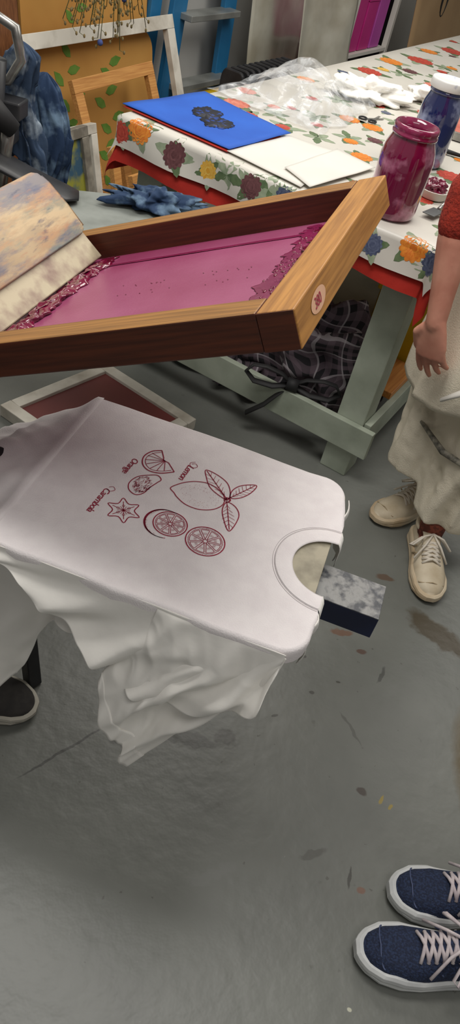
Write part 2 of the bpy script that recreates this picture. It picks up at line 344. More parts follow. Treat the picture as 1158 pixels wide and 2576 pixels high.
b=MB();b.lathe(T(.33,.83,TZ+.002),[(.035,0),(.040,.004),(.043,.022),(.045,.022),(.046,.024),(.043,.024),(.040,.012),(.03,.008)],32);b.obj('tub',m_paper,d,smooth=True)
crumple('ink',m_ink,T(.34,.83,TZ+.026),(.030,.027,.018),'','',amp=.5,f=60,seed=4,parent=d)
k=empty('spatula',T(.23,.87,TZ+.003),'grey plastic spatula resting by the ink tub','spatula')
b=MB();b.box(T(.19,.885,TZ+.012),(U*.032+V*.004),V*.017,ZU*.0015);b.obj('blade',mat('grey_plastic',(70,72,72),(90,92,92),rough=.4),k,bevel=.003)
b=MB();b.tube([T(.22,.888,TZ+.013),T(.26,.89,TZ+.018),T(.34,.895,TZ+.036)],[.006,.008,.007],10);b.obj('handle',m_chrome,k,smooth=True)
sc=empty('scissors',T(.81,.40,TZ+.002),'small black-handled scissors on the tablecloth','scissors')
for sg in(1,-1):
    b=MB();cc=T(.785,.415+.018*sg,TZ+.006);b.tube([cc+U*.016*cos(t*pi/7)+V*.012*sin(t*pi/7) for t in range(14)],.003,8,closed=True)
    b.obj('handle',m_dark,sc,smooth=True)
    b=MB();b.beam(T(.80,.415+.012*sg,TZ+.005+.0015*sg),T(.87,.43-.008*sg,TZ+.005+.0015*sg),.008,.002);b.obj('blade',m_chrome,sc,bevel=.0005)
kn=empty('knife',T(.76,.72,TZ+.002),'black palette knife lying on the tablecloth','knife')
b=MB();b.tube([T(.745,.67,TZ+.010),T(.76,.71,TZ+.010),T(.775,.76,TZ+.009)],[(.007,.006),(.009,.007),(.006,.005)],10);b.obj('handle',m_dark,kn,smooth=True)
b=MB();b.beam(T(.775,.76,TZ+.008),T(.80,.85,TZ+.006),.016,.0015);b.obj('blade',m_chrome,kn,bevel=.0005)
ty=empty('tray',T(1.2,.68,TZ+.002),'shallow aluminium tray coated with dried pink ink','tray')
b=MB()
c0,c1,c2,c3=T(.93,.62,TZ+.003),T(1.42,.52,TZ+.003),T(1.48,.80,TZ+.003),T(.99,.90,TZ+.003)
b.add([c0,c1,c2,c3],[(0,1,2,3)],1)
for p,q in((c0,c1),(c1,c2),(c2,c3),(c3,c0)): b.beam(p+ZU*.013,q+ZU*.013,.008,.026,mi=0)
b.obj('tray_pan',[m_chrome,mat('dried_pink_ink',(176,92,78),(196,122,104),rough=.5,scale=12)],ty,bevel=.001)
# ================================================================= UNDER TABLE
def plaidmat():
    m=mat('plaid_flannel',(36,34,38),(46,44,48),rough=.95,scale=10,bump=.3,bscale=18);nt=m.node_tree;N=nt.nodes.new;Lk=nt.links.new;b=nt.nodes['Principled BSDF']
    tc=[x for x in nt.nodes if x.type=='TEX_COORD'][0];src=b.inputs['Base Color'].links[0].from_socket
    nz=N('ShaderNodeTexNoise');nz.inputs['Scale'].default_value=7;nz.inputs['Detail'].default_value=0;Lk(tc.outputs['Object'],nz.inputs['Vector'])
    sc=N('ShaderNodeVectorMath');sc.operation='SCALE';sc.inputs['Scale'].default_value=.12;Lk(nz.outputs['Color'],sc.inputs[0])
    ad=N('ShaderNodeVectorMath');ad.operation='ADD';Lk(tc.outputs['Object'],ad.inputs[0]);Lk(sc.outputs[0],ad.inputs[1])
    for d,f,c,w_,k_ in(((1,.1,.12),24,(130,112,122),.5,.42),((-.05,.3,1),24,(130,112,122),.5,.42),((1,.1,.12),12,(206,200,204),.93,.5),((-.05,.3,1),12,(206,200,204),.93,.5)):
        dp=N('ShaderNodeVectorMath');dp.operation='DOT_PRODUCT';dp.inputs[1].default_value=Vector(d)*f;Lk(ad.outputs[0],dp.inputs[0])
        fr=N('ShaderNodeMath');fr.operation='FRACT';Lk(dp.outputs['Value'],fr.inputs[0])
        g=N('ShaderNodeMath');g.operation='GREATER_THAN';g.inputs[1].default_value=w_;Lk(fr.outputs[0],g.inputs[0])
        ml=N('ShaderNodeMath');ml.operation='MULTIPLY';ml.inputs[1].default_value=k_;Lk(g.outputs[0],ml.inputs[0])
        mx=N('ShaderNodeMixRGB');Lk(ml.outputs[0],mx.inputs['Fac']);Lk(src,mx.inputs['Color1']);mx.inputs['Color2'].default_value=lin(c);src=mx.outputs[0]
    Lk(src,b.inputs['Base Color']);return m
m_plaid=plaidmat()
crumple('blanket',m_plaid,(.15,2.27,.26),(.23,.12,.20),'black and white plaid flannel blanket bundled under the table','blanket',amp=.55,f=7,zmin=.004,seed=3,ax=-.3,n=100,rf=soft)
crumple('blanket',m_plaid,(-.12,2.33,.08),(.26,.10,.08),'black and white plaid flannel blanket lying on the floor','blanket',amp=.5,f=9,zmin=.004,seed=5,ax=-.40,n=100,rf=soft)
b=MB()
bc=Vector((.085,2.07,.225))
for sg in(-1,1):
    b.tube([bc+Vector((sg*x,-.01-y*.2,z)) for x,y,z in((0,0,0),(.04,.02,.030),(.09,.03,.042),(.13,.03,.038),(.15,.03,.01),(.12,.03,-.018),(.06,.03,-.02),(0,0,0))],(.011),8,flat=.4)
    b.tube([bc,bc+Vector((sg*.04,-.012,-.05)),bc+Vector((sg*.07,-.006,-.10)),bc+Vector((sg*.12,-.004,-.15))],.012,8,flat=.35)
b.tube([bc+Vector((-.018,-.01,0)),bc+Vector((.018,-.012,0))],.020,10)
b.obj('ribbon_bow',m_dark,smooth=True,label='black fabric tie knotted in a bow at the lower table rail',category='ribbon')
crumple('rubbish_bag',mat('black_plastic',(16,20,34),(30,36,56),rough=.3,scale=6),T(.80,.80,.27),(.12,.10,.24),'full dark blue-black rubbish bag standing under the work table','rubbish bag',amp=.15,f=10,zmin=.004,seed=8)
b=MB();b.box(T(.36,.90,.224),U*.11,V*.05,ZU*.012);b.obj('wood_block',wood('orange_pine',(206,140,70),(180,112,50),U),bevel=.002,label='offcut of orange pine wood on the table rail',category='wood')
b=MB();b.box(T(1.2,.45,.21),U*.75,V*.40,ZU*.008);b.obj('lower_shelf',m_green_wood,tbl)
def crate(c,hx,hy,hz,m,label):
    e=empty('storage_crate',c,label,'crate');c=Vector(c)
    b=MB();b.box(c+ZU*.006,U*hx,V*hy,ZU*.006)
    for a_,b_,x_,y_ in((U,V,hx,hy),(V,U,hy,hx)):
        for sg in(-1,1): b.box(c+a_*sg*x_+ZU*hz,a_*.005,b_*(y_+.005),ZU*hz)
    b.obj('crate_body',m,e,bevel=.003)
    b=MB()
    for sg in(-1,1):
        b.beam(c+U*sg*(hx+.008)-V*(hy+.01)+ZU*2*hz,c+U*sg*(hx+.008)+V*(hy+.01)+ZU*2*hz,.012,.02)
        b.beam(c+V*sg*(hy+.008)-U*(hx+.01)+ZU*2*hz,c+V*sg*(hy+.008)+U*(hx+.01)+ZU*2*hz,.012,.02)
    b.obj('crate_rim',m,e,bevel=.002);return e
crate(T(.34,.20,.0),.12,.12,.20,mat('teal_plastic',(28,92,88),(22,76,74),rough=.4),'teal plastic storage crate under the work table')
crate(T(.57,.83,.220),.08,.09,.11,mat('yellow_plastic',(222,184,36),(204,164,30),rough=.4),'yellow plastic crate on the shelf under the table')
crate(T(.66,.22,.222),.12,.14,.12,mat('brown_plastic',(70,40,28),(56,32,22),rough=.5),'brown crate on the shelf under the work table')
# ================================================================= SCREEN (raised)
WS=.53;LS=.78;rw=.045;dp=.048
scr=empty('printing_screen',S(-.39,.26,dp),'large wooden silkscreen frame with magenta ink, raised above the shirt','screen printing frame')
b=MB();b.box(S(-rw/2,WS/2,dp/2),S1*rw/2,S2*WS/2,SN*dp/2);b.obj('rail',m_woodB,scr,bevel=.002)
b=MB();b.box(S(-LS+rw/2,WS/2,dp/2),S1*rw/2,S2*WS/2,SN*dp/2);b.obj('rail',m_woodB,scr,bevel=.002)
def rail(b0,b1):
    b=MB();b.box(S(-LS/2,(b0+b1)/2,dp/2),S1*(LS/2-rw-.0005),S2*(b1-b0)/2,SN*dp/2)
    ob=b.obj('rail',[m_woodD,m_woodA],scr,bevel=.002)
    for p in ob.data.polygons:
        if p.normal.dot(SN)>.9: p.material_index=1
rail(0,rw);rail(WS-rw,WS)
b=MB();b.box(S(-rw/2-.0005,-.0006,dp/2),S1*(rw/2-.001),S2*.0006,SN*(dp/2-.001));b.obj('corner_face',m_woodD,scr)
b=MB();b.grid(30,20,lambda u,v:S(-LS+rw+(LS-2*rw)*u,rw+(WS-2*rw)*v,dp-.003))
m_meshp=mat('inked_screen_mesh',(150,76,108),(134,54,88),rough=.34,scale=5,bump=.1,bscale=300)
b.obj('mesh',m_meshp,scr,smooth=True)
def blob(name,a0,a1,b0,b1,h,mats,seed,edge=.012,n=(40,120),**kw):
    b=MB()
    def f(u,v):
        e=min(u,1-u,v,1-v)*2
        hh=h*min(1,max(0,e*2.5))**.6*(.8+.6*fbm((u*2,v*9,seed),2.0)+.25*fbm((u*4,v*22,seed),2))
        x=a0+(a1-a0)*u+edge*(fbm((u*2,v*7,seed),2.0)+.5*fbm((u*2,v*22,seed),2.0));y=b0+(b1-b0)*v+edge*.5*fbm((u*3,v*6,seed+4),2)
        return S(x,y,dp-.0040-hh)
    b.grid(*n,f);b.obj(name,mats,scr,smooth=True,**kw)
m_inkthin=mat('dark_magenta_ink_film',(112,22,62),(126,32,74),rough=.25,scale=12)
blob('ink',-.088,-.050,.14,.47,.0040,m_ink,1,edge=.022)
blob('ink',-.118,-.088,.16,.47,.0002,m_inkthin,7,edge=.02)
blob('ink',-.60,-.10,.425,.434,.0004,m_inkthin,2,edge=.006)
blob('ink',-.520,-.484,.05,.478,.0085,m_ink,3,edge=.014)
b=MB()
for i in range(46):
    bb=random.uniform(.13,.44);a_=-.098+random.gauss(0,.010)
    r_=random.uniform(.0012,.0032);b.ball(S(a_,bb,dp-.0040),(r_,r_*1.6,r_*.7),10)
for i in range(30):
    b.ball(S(random.uniform(-.4,-.1),random.choice((.30,.31,.26))+random.gauss(0,.004),dp-.0034),(.0014,.0014,.0005),6)
b.obj('ink_droplets',m_ink,scr,smooth=True,kind='stuff')
m_lab=mat('pale_pink_label',(214,170,140),(206,160,128),rough=.6,scale=20)
lc=S(.0008,.085,.024)
b=MB();b.add([lc+S2*.032*cos(t*pi/16)+SN*.013*sin(t*pi/16) for t in range(32)],[tuple(range(32))]);b.obj('sticker',m_lab,scr)
def text_mesh(txt,size,shear=0,space=1.0):
    cu=bpy.data.curves.new('t','FONT');cu.body=txt;cu.size=size;cu.shear=shear;cu.space_character=space;cu.resolution_u=3;cu.offset=size*.008
    o=bpy.data.objects.new('t',cu);col.objects.link(o);dg=bpy.context.evaluated_depsgraph_get()
    me=bpy.data.meshes.new_from_object(o.evaluated_get(dg));vs=[v.co.copy() for v in me.vertices];fs=[tuple(p.vertices) for p in me.polygons]
    bpy.data.objects.remove(o);bpy.data.curves.remove(cu);bpy.data.meshes.remove(me)
    return vs,fs
vs,fs=text_mesh('380',.019)
b=MB();b.add([lc+S1*.0006+S2*(v.x-.018)+SN*(v.y-.006) for v in vs],fs);b.obj('label_number',m_print,scr)
# squeegee
sq=empty('squeegee',S(-.53,.27,dp-.006),'wide wooden paint-stained squeegee resting in the screen','squeegee')
td=(SN*.90-S1*.43).normalized();tn=td.cross(S2).normalized()
def SQ(b_,h,t=0): return S(-.520,b_,dp-.010)+td*h+tn*t
m_blade=mat('worn_metal_blade_holder',(172,160,134),(122,96,86),rough=.42,metal=.2,scale=24,contrast=(.46,.72),bump=.15,bscale=40,detail=6)
b=MB();b.box(SQ(.275,.033),S2*.195,td*.033,tn*.005);b.obj('blade',m_blade,sq,bevel=.002)
def paintmat():
    m=mat('paint_stained_wood',(180,158,124),(156,136,108),rough=.6,scale=5);nt=m.node_tree;N=nt.nodes.new;Lk=nt.links.new;b=nt.nodes['Principled BSDF']
    tc=[x for x in nt.nodes if x.type=='TEX_COORD'][0];src=b.inputs['Base Color'].links[0].from_socket
    q=S2.to_track_quat('X','Z').inverted().to_euler()
    for sd,sc_,c,th,mm in((3,16,(108,110,124),.48,.7),(9,22,(178,136,98),.52,.7),(17,18,(108,130,122),.53,.7),(25,20,(80,86,112),.55,.75),(31,26,(196,172,134),.55,.7),(41,60,(60,64,86),.62,.7),(57,70,(170,120,90),.62,.6)):
        mr0=N('ShaderNodeMapping');mr0.inputs['Rotation'].default_value=q;Lk(tc.outputs['Object'],mr0.inputs[0])
        mp=N('ShaderNodeMapping');mp.inputs['Location'].default_value=(sd,sd*.7,0);mp.inputs['Scale'].default_value=(.22,1,1);Lk(mr0.outputs[0],mp.inputs[0])
        n=N('ShaderNodeTexNoise');n.inputs['Scale'].default_value=sc_;n.inputs['Detail'].default_value=8;n.inputs['Roughness'].default_value=.65;Lk(mp.outputs[0],n.inputs['Vector'])
        mr=N('ShaderNodeMapRange');mr.inputs['From Min'].default_value=th-.03;mr.inputs['From Max'].default_value=th+.07;mr.inputs['To Max'].default_value=mm;Lk(n.outputs['Fac'],mr.inputs['Value'])
        mx=N('ShaderNodeMixRGB');Lk(mr.outputs[0],mx.inputs['Fac']);Lk(src,mx.inputs['Color1']);mx.inputs['Color2'].default_value=lin(c);src=mx.outputs[0]
    Lk(src,b.inputs['Base Color']);return m
b=MB()
prof=[(-.014,.050),(-.016,.10),(-.014,.16),(-.010,.178),(0,.182),(.010,.178),(.014,.16),(.016,.10),(.014,.050)]
n=len(prof);vs=[];fs=[]
bs=[.062,.066,.075,.27,.455,.468,.474]
for i,bb in enumerate(bs):
    k_=.80 if i in(0,6) else (.93 if i in(1,5) else 1)
    for t,h in prof: vs.append(SQ(bb,.11+(h-.11)*k_,t*k_))
for i in range(6):
    for k in range(n): fs.append((i*n+k,i*n+(k+1)%n,(i+1)*n+(k+1)%n,(i+1)*n+k))
fs.append(tuple(range(n)));fs.append(tuple(6*n+k for k in range(n))[::-1])
b.add(vs,fs);b.obj('handle',paintmat(),sq,smooth=True,bevel=.002)
# ================================================================= PRESS
pr_=empty('screen_printing_press',(-.98,1.2,0),'black steel manual screen printing press with wooden platens','printing press')
pc=Vector((-.98,1.22,0))
b=MB();b.lathe(pc,[(.06,.04),(.06,.60),(.09,.62),(.16,.63),(.16,.66),(.07,.67),(.05,.95),(.07,.96),(.07,1.02),(.03,1.03)],28);b.obj('column',m_black,pr_,smooth=True)
for an in(.9,2.4,3.9,5.4):
    b=MB();b.beam(pc+ZU*.03,pc+Vector((cos(an)*.5,sin(an)*.5,.03)),.06,.05);b.obj('foot',m_black,pr_,bevel=.004)
b=MB();b.beam(P(-.60,.2025,.600),P(.40,.2025,.600),.07,.04);b.obj('arm',m_black,pr_,bevel=.003)
b=MB();b.beam((-.325,.95,.0),(-.40,1.00,.55),.03,.03);b.obj('strut',m_black,pr_,bevel=.003)
b=MB();b.beam((-.40,1.0,.55),P(-.12,.2025,.59),.03,.03);b.obj('strut',m_black,pr_,bevel=.003)
m_platen=mat('worn_platen_wood',(176,168,146),(126,120,104),rough=.6,scale=20,contrast=(.4,.65))
m_blocktop=mat('worn_steel_plate',(136,136,134),(72,74,78),rough=.45,metal=.15,scale=55,contrast=(.44,.60),bump=.5,bscale=80,detail=8)
def rrect(b,fn,a0,a1,b0,b1,r,z0,z1,mi=0):
    pts=[]
    for cx,cy,st in((a1-r,b1-r,0),(a0+r,b1-r,1),(a0+r,b0+r,2),(a1-r,b0+r,3)):
        for k in range(7):
            t=(st+k/6)*pi/2;pts.append((cx+r*cos(t),cy+r*sin(t)))
    n=len(pts);vs=[fn(x,y,z0) for x,y in pts]+[fn(x,y,z1) for x,y in pts]
    b.add(vs,[tuple(range(n)),tuple(range(n,2*n))[::-1]]+[(k,k+n,(k+1)%n+n,(k+1)%n) for k in range(n)],mi)
b=MB();rrect(b,P,.004,.474,.004,.392,.03,.632,.6565);b.obj('platen',m_platen,pr_,bevel=.001)
blk=MB();blk.box(P(.40,.2025,.597),E1*.182,EB*.038,ZU*.0225,0);blk.box(P(.40,.2025,.6205),E1*.182,EB*.038,ZU*.0012,1)
blk.obj('platen_bracket',[m_navy,m_blocktop],pr_,bevel=.001,label='navy painted platen bracket with worn steel top')
d2=Vector((.92,.39,0)).normalized();n2=Vector((-d2.y,d2.x,0));c2=Vector((-.45,1.88,0))
f2=lambda a,b_,z:c2+d2*a+n2*b_+ZU*z
b=MB();rrect(b,f2,-.24,.215,-.20,.092,.03,.675,.70);b.obj('platen',mat('grey_worn_metal',(134,138,132),(108,112,106),rough=.5,scale=12),pr_,bevel=.002)
b=MB();b.beam(pc+ZU*.645,f2(-.1,-.08,.66),.06,.03);b.obj('arm',m_black,pr_,bevel=.003)
b=MB();b.tube([(-.86,1.74,.84),(-.76,1.79,.78),(-.66,1.83,.735),(-.595,1.85,.716),(-.565,1.86,.712)],[(.05,.012),(.065,.014),(.07,.012),(.06,.010),(.03,.008)],18);b.obj('arm',m_black,pr_,smooth=True)
b=MB();b.tube([(-.90,1.9,.97),(-.80,1.9,1.05),(-.745,1.9,1.03),(-.73,1.9,.97),(-.76,1.9,.92),(-.86,1.88,.90)],.012,12);b.obj('handle',m_chrome,pr_,smooth=True)
for i in range(4):
    b=MB();b.beam((-.90,1.8+.03*i,.70+.055*i),(-.755+.012*i,1.83+.02*i,.70+.055*i),.06,.04);b.obj('clamp',m_black,pr_,bevel=.004)
b=MB();b.tube([(-.80,1.85,.66),(-.78,1.86,.97)],.03,14);b.obj('clamp_post',m_black,pr_,smooth=True)
b=MB();b.tube([(-.75,1.82,.70),(-.73,1.83,.86)],.016,12);b.obj('clamp_screw',m_chrome,pr_,smooth=True)
b=MB();b.tube([(-.84,1.78,.90),(-.76,1.80,.88),(-.715,1.82,.84)],[.028,.032,.02],14);b.obj('clamp_knob',m_dark,pr_,smooth=True)
b=MB();b.beam(pc+Vector((0,0,.93)),(-.82,1.84,.80),.06,.05);b.obj('arm',m_black,pr_,bevel=.003)
b=MB();b.beam(pc+Vector((0,0,.80)),S(-LS+.02,WS/2,dp+.02),.07,.03);b.box(S(-LS+.03,WS/2,dp+.012),S1*.035,S2*.16,SN*.010);b.obj('screen_clamp',m_black,pr_,bevel=.003)
def rag(m,top,h,r0,r1,seed,label):
    b=MB();top=Vector(top)
    def f(u,v):
        t=2*pi*u;r=r0+(r1-r0)*v**.7;z=top.z-h*v*(1+.12*sin(t*2+seed)*v)
        k=1+.55*soft((cos(t)*1.6,sin(t)*1.6,v*1.3),1.5,seed)-.15+.16*sin(6*t+3*v+seed)*v+.12*soft((cos(t)*4,sin(t)*4,v*3),1.5,seed)
        p=Vector((top.x+r*k*cos(t)*1.1+.015*sin(v*6+seed),top.y+r*k*sin(t)*.6,z+.03*fbm((cos(t),sin(t),v*3),2,seed)))
        if v<.08: p=Vector((top.x,top.y,top.z+.01)).lerp(p,v/.08)
        return p
    b.grid(110,60,f);b.obj('cloth',m,smooth=True,solid=.0015,label=label,category='cloth')
rag(m_tie,(-.755,1.955,.985),.27,.026,.046,2,'blue and white tie-dyed cloth hanging over the press arm')
rag(m_tie2,(-.715,2.03,.91),.30,.026,.048,5,'dark blue tie-dyed cloth hanging over the press arm')
crumple('shirt',m_tie2,(-.385,1.93,.722),(.130,.048,.028),'rumpled blue tie-dyed shirt lying on the grey platen','shirt',amp=.55,f=22,zmin=.702,seed=11,ax=.24,n=120,rf=soft)
# ================================================================= T-SHIRT
sh=empty('t_shirt',P(.23,.2,.40),'white cotton t-shirt with dark red fruit print stretched over platen','t-shirt')
ZT=.6605
nc=(.485,.215);ro=.09
outl=[(0,.0)]+[(.05*k,-.002+.002*sin(k)) for k in range(1,9)]+arcp(.43,.035,.038,-pi/2,-.1,8)+[(.474,.06),(.480,.10),(.485,.124)]
outl+=arcp(nc[0],nc[1],ro,-pi/2,-pi/2-pi,28)
outl+=[(.484,.32),(.482,.335)]+arcp(.440,.355,.042,-.1,pi/2,8)+[(.40-.05*k,.398+.002*sin(k*2)) for k in range(0,8)]+[(0,.398)]
b=MB();n=len(outl)
top=[P(x,y,ZT) for x,y in outl]
b.add(top,[tuple(range(n))])
def offs(d,dz):
    r=[]
    for i,(x,y) in enumerate(outl):
        x0,y0=outl[i-1];x1,y1=outl[(i+1)%n];t=Vector((x1-x0,y1-y0)).normalized();nx,ny=t.y,-t.x
        innk=hypot(x-nc[0],y-nc[1])<ro+.002;k=0 if innk else 1
        r.append(P(x+nx*d*k,y+ny*d*k,ZT-dz*k))
    return r
rings=[top,offs(.003,.001),offs(.0055,.005),offs(.006,.012),offs(.005,.03)]
vs=[p for r in rings for p in r]
fs=[(i*n+k,i*n+(k+1)%n,(i+1)*n+(k+1)%n,(i+1)*n+k) for i in range(4) for k in range(n)]
b.add(vs,fs);b.obj('front_panel',m_shirt,sh,smooth=True)
b=MB()
def cf(u,v):
    t=pi/2-.06+(pi+.12)*u
    r=.061+.029*v;h=.0016*sin(pi*min(1,v*1.1))**.5+.0006
    x,y=nc[0]+r*cos(t),nc[1]+r*sin(t)
    if x>.484: x=.484+(x-.484)*.4
    return P(x,y,ZT+h)
b.grid(60,10,cf);b.obj('collar',m_shirt,sh,smooth=True,solid=.001)
for sg in(-1,1):
    b=MB()
    def g(u,v):
        r=.061+.029*u;return P(.4855+.006*sin(pi*.5*min(1,v*3)),nc[1]+sg*r,ZT+.002-.05*v)
    b.grid(6,8,g);b.obj('collar',m_shirt2,sh,smooth=True,solid=.001)
b=MB()
for rr in(.0885,.0925):
    b.grid(60,2,lambda u,v:P(min(.4845,nc[0]+(rr+.0007*v)*cos(pi/2+pi*u)),nc[1]+(rr+.0007*v)*sin(pi/2+pi*u),ZT+(.0019 if rr<.09 else .0006)))
b.obj('collar_stitching',mat('stitch_grey',(188,182,182),(178,172,172),rough=.9),sh,kind='stuff')
for y0,y1 in((.03,.125),(.305,.36)):
    b=MB()
    b.grid(10,8,lambda u,v:P((.486 if .1<y0+(y1-y0)*u<.34 else .480)+.004*sin(u*6+v*3)+.004*sin(pi*v),y0+(y1-y0)*u,ZT-.004-.06*v));b.obj('shoulder',m_shirt2,sh,smooth=True,solid=.0015)
zb=[(-.10,.650),(-.02,.648),(.035,.628),(.071,.610),(.13,.565),(.19,.528),(.23,.50),(.30,.47),(.40,.50),(.449,.55),(.462,.62)]
b=MB()
def df(u,v):
    a=-.03+.492*u;z1=interp(zb,a);L_=ZT-.004-z1
    z=ZT-.004-L_*v;k=min(1,(ZT-z)/.08)
    fold=.010*sin(a*66+9*v+2.5*fbm((a*5,z*4,0),1.5))*k*(.3+.7*v)+.024*soft((a*8-z*6,z*4,1),1.6)*k*v
    return P(a+.012*fbm((a*6,z*8,4),1.5)*k,.4025+.022*k*v+fold,z)
b.grid(200,60,df);b.obj('side_panel',m_shirt2,sh,smooth=True,solid=.001)
b=MB()
uptab=[(0,(.27,.652)),(.3,(.262,.60)),(.6,(.240,.545)),(1,(.207,.468))]
lotab=[(0,(.464,.650)),(.22,(.455,.575)),(.5,(.402,.500)),(.8,(.335,.385)),(1,(.280,.292))]
def it2(tab,v): return (interp([(t,p[0]) for t,p in tab],v),interp([(t,p[1]) for t,p in tab],v))
def sf(u,v):
    up=it2(uptab,v);lo=it2(lotab,v)
    t=2*pi*u;q=(1-cos(t))/2
    a=up[0]+(lo[0]-up[0])*q;z=up[1]+(lo[1]-up[1])*q
    front=sin(t);e=v**.6
    th=.017*e*front
    rid=.034*soft((q*1.9+.9*v,v*.9,2),1.7)*e+.008*sin(q*11+3*v+2.5*fbm((q*1.5,v*1.5,3),2))*e+.007*soft((q*5-2*v,v*3,7),1.6)*e
    rid*=.45+.55*sin(pi*q)**.5
    return P(a+.012*fbm((q*4,v*4,9),1.5)*v,.402+.012*v+th*.8+rid+.014*v*q,z-.012*v*q*(1-q)*2+.010*sin(q*9+1)*v*v)
b.grid(180,80,sf);b.obj('sleeve',m_shirt2,sh,smooth=True,solid=.001,sub=1)
b=MB()
def hem(u,v):
    p=sf(u,.92+.08*v);c_=P(.245,.43,.38);return p+(p-c_).normalized()*.0012
b.grid(180,8,hem);b.obj('sleeve_hem',m_shirt2,sh,smooth=True,solid=.001)
zc=[(-.40,.22),(0,.25),(.03,.29),(.05,.34),(.07,.43),(.11,.53),(.2,.50),(.23,.48)]
b=MB()
def bf(u,v):
    a=-.38+.60*u;z1=interp(zc,a);z=.60-(.60-z1)*v
    if a<0 and v<.3: z=min(z,.655+.55*a)
    fo=.016*sin(a*42+2*v+2*fbm((a*4,z*3,0),1.5))*(.3+v)+.018*soft((a*8-z*5,z*4,2),1.5)*v
    return P(a,.352+fo+.02*v,z)
b.grid(140,50,bf);b.obj('back_panel',m_shirt2,sh,smooth=True,solid=.001)
b=MB()
def tf(u,v):
    bb=-.004+.406*u;d_=.34*v;a=-d_
    dr=.006*min(1,d_/.03)+ .78*max(0,d_-.012)*(.85+.5*abs(u-.5)) -.03*sin(pi*u)*min(1,d_*8)
    wr=.006*sin(u*14-v*9)*min(1,d_*9)+.014*fbm((u*4,v*5,2),1.7)*min(1,d_*10)+.010*soft((u*5+v*3,v*2,4),1.6)*min(1,d_*6)
    return P(a,bb+.02*v*(u-.5)+.012*fbm((u*2,v*3,6),2)*v,ZT-dr+wr)
b.grid(80,60,tf);b.obj('tail',m_shirt,sh,smooth=True,solid=.001)
# ---- fruit print
b=MB();ZP=ZT+.0007;LW=1.2
def stroke(pts,w=.0011,closed=False):
    w*=LW;n=len(pts);L_=[];R_=[]
    for i in range(n):
        p0=pts[i-1] if (i or closed) else pts[0];p1=pts[(i+1)%n] if (i<n-1 or closed) else pts[-1]
        t=Vector((p1[0]-p0[0],p1[1]-p0[1]))
        if t.length<1e-9: t=Vector((1,0))
        t.normalize();x,y=pts[i];L_.append(P(x-t.y*w/2,y+t.x*w/2,ZP));R_.append(P(x+t.y*w/2,y-t.x*w/2,ZP))
    m=n if closed else n-1
    b.add(L_+R_,[(i,(i+1)%n,n+(i+1)%n,n+i) for i in range(m)])
def spl(ps,closed=True,k=8):
    ps=[Vector((x/1000,y/1000)) for x,y in ps];n=len(ps);o=[];m=n if closed else n-1
    for i in range(m):
        g=lambda j: ps[j%n] if closed else ps[min(max(j,0),n-1)]
        p0,p1,p2,p3=g(i-1),g(i),g(i+1),g(i+2)
        for q in range(k):
            t=q/k;o.append(.5*((2*p1)+(p2-p0)*t+(2*p0-5*p1+4*p2-p3)*t*t+(3*p1-p0-3*p2+p3)*t**3))
    if not closed: o.append(ps[-1])
    return [(p.x,p.y) for p in o]
def ring(c,r,w=.0011,t0=0,t1=2*pi,n=48):
    stroke([(c[0]+r*cos(t0+(t1-t0)*k/n),c[1]+r*sin(t0+(t1-t0)*k/n)) for k in range(n+1)],w)
def dots(inside,cnt,r=.0006):
    for _ in range(cnt):
        x,y=inside();b.add([P(x+r*cos(q*pi/2),y+r*sin(q*pi/2),ZP) for q in range(4)],[(0,1,2,3)])
stroke(spl([(196,164),(203,150),(214,137),(230,126),(250,121),(272,129),(284,142),(286,160),(275,178),(255,189),(232,189),(214,180),(205,172)]),.0014,True)
def inlem():
    t=random.random()*2*pi;r=sqrt(random.uniform(.2,.9));return(.246+.036*r*cos(t),.157+.029*r*sin(t))
dots(inlem,130,.00045)
def leafp(ps,base,tip):
    stroke(spl(ps),.0014,True);bx,by=base[0]/1000,base[1]/1000;tx,ty=tip[0]/1000,tip[1]/1000
    stroke([(bx,by),(tx,ty)],.0012);d=Vector((tx-bx,ty-by));n_=Vector((-d.y,d.x)).normalized()
    for k in range(1,7):
        q=k/7.5;h=.0105*sin(pi*q)
        for sg in(-1,1): stroke([(bx+d.x*q,by+d.y*q),(bx+d.x*(q+.07)+n_.x*h*sg*.6,by+d.y*(q+.07)+n_.y*h*sg*.6),(bx+d.x*(q+.12)+n_.x*h*sg,by+d.y*(q+.12)+n_.y*h*sg)],.0006)
leafp([(289,143),(289,126),(277,104),(255,92),(233,90),(240,108),(253,128),(271,139)],(289,143),(235,91))
leafp([(293,136),(290,117),(300,97),(323,83),(320,106),(308,127)],(291,138),(321,85))
leafp([(291,149),(308,154),(319,174),(315,212),(298,190),(289,168)],(290,148),(314,209))
for q in range(6): ring((.289,.143),.0015+.0009*q,.0008,q,q+4,12)
def slice_(c,r):
    ring(c,r,.0015);ring(c,r*.87,.0007);ring(c,r*.12,.001)
    for k in range(9):
        t=2*pi*k/9+.2;dt=.29
        lp=[(c[0]+r*.80*cos(t+dt*(2*q/12-1)),c[1]+r*.80*sin(t+dt*(2*q/12-1))) for q in range(13)]
        o_=(c[0]+r*.15*cos(t),c[1]+r*.15*sin(t));stroke([o_]+lp+[o_],.0008)
        for q in range(3):
            tt=t+.12*(q-1);stroke([(c[0]+r*.45*cos(tt),c[1]+r*.45*sin(tt)),(c[0]+r*.6*cos(tt),c[1]+r*.6*sin(tt))],.0004)
slice_((.288,.252),.031);slice_((.226,.243),.027)
for q in range(4): ring((.219-.0008*q,.247),.0315,.0009,1.2+.1*q,5.0-.1*q)
dots(lambda:((lambda t,r:(.288+r*cos(t),.252+r*sin(t)))(random.random()*6.28,random.uniform(.0272,.0305))),50,.0005)
dots(lambda:((lambda t,r:(.219+r*cos(t),.247+r*sin(t)))(random.uniform(1.8,4.4),random.uniform(.0285,.0325))),50,.0005)
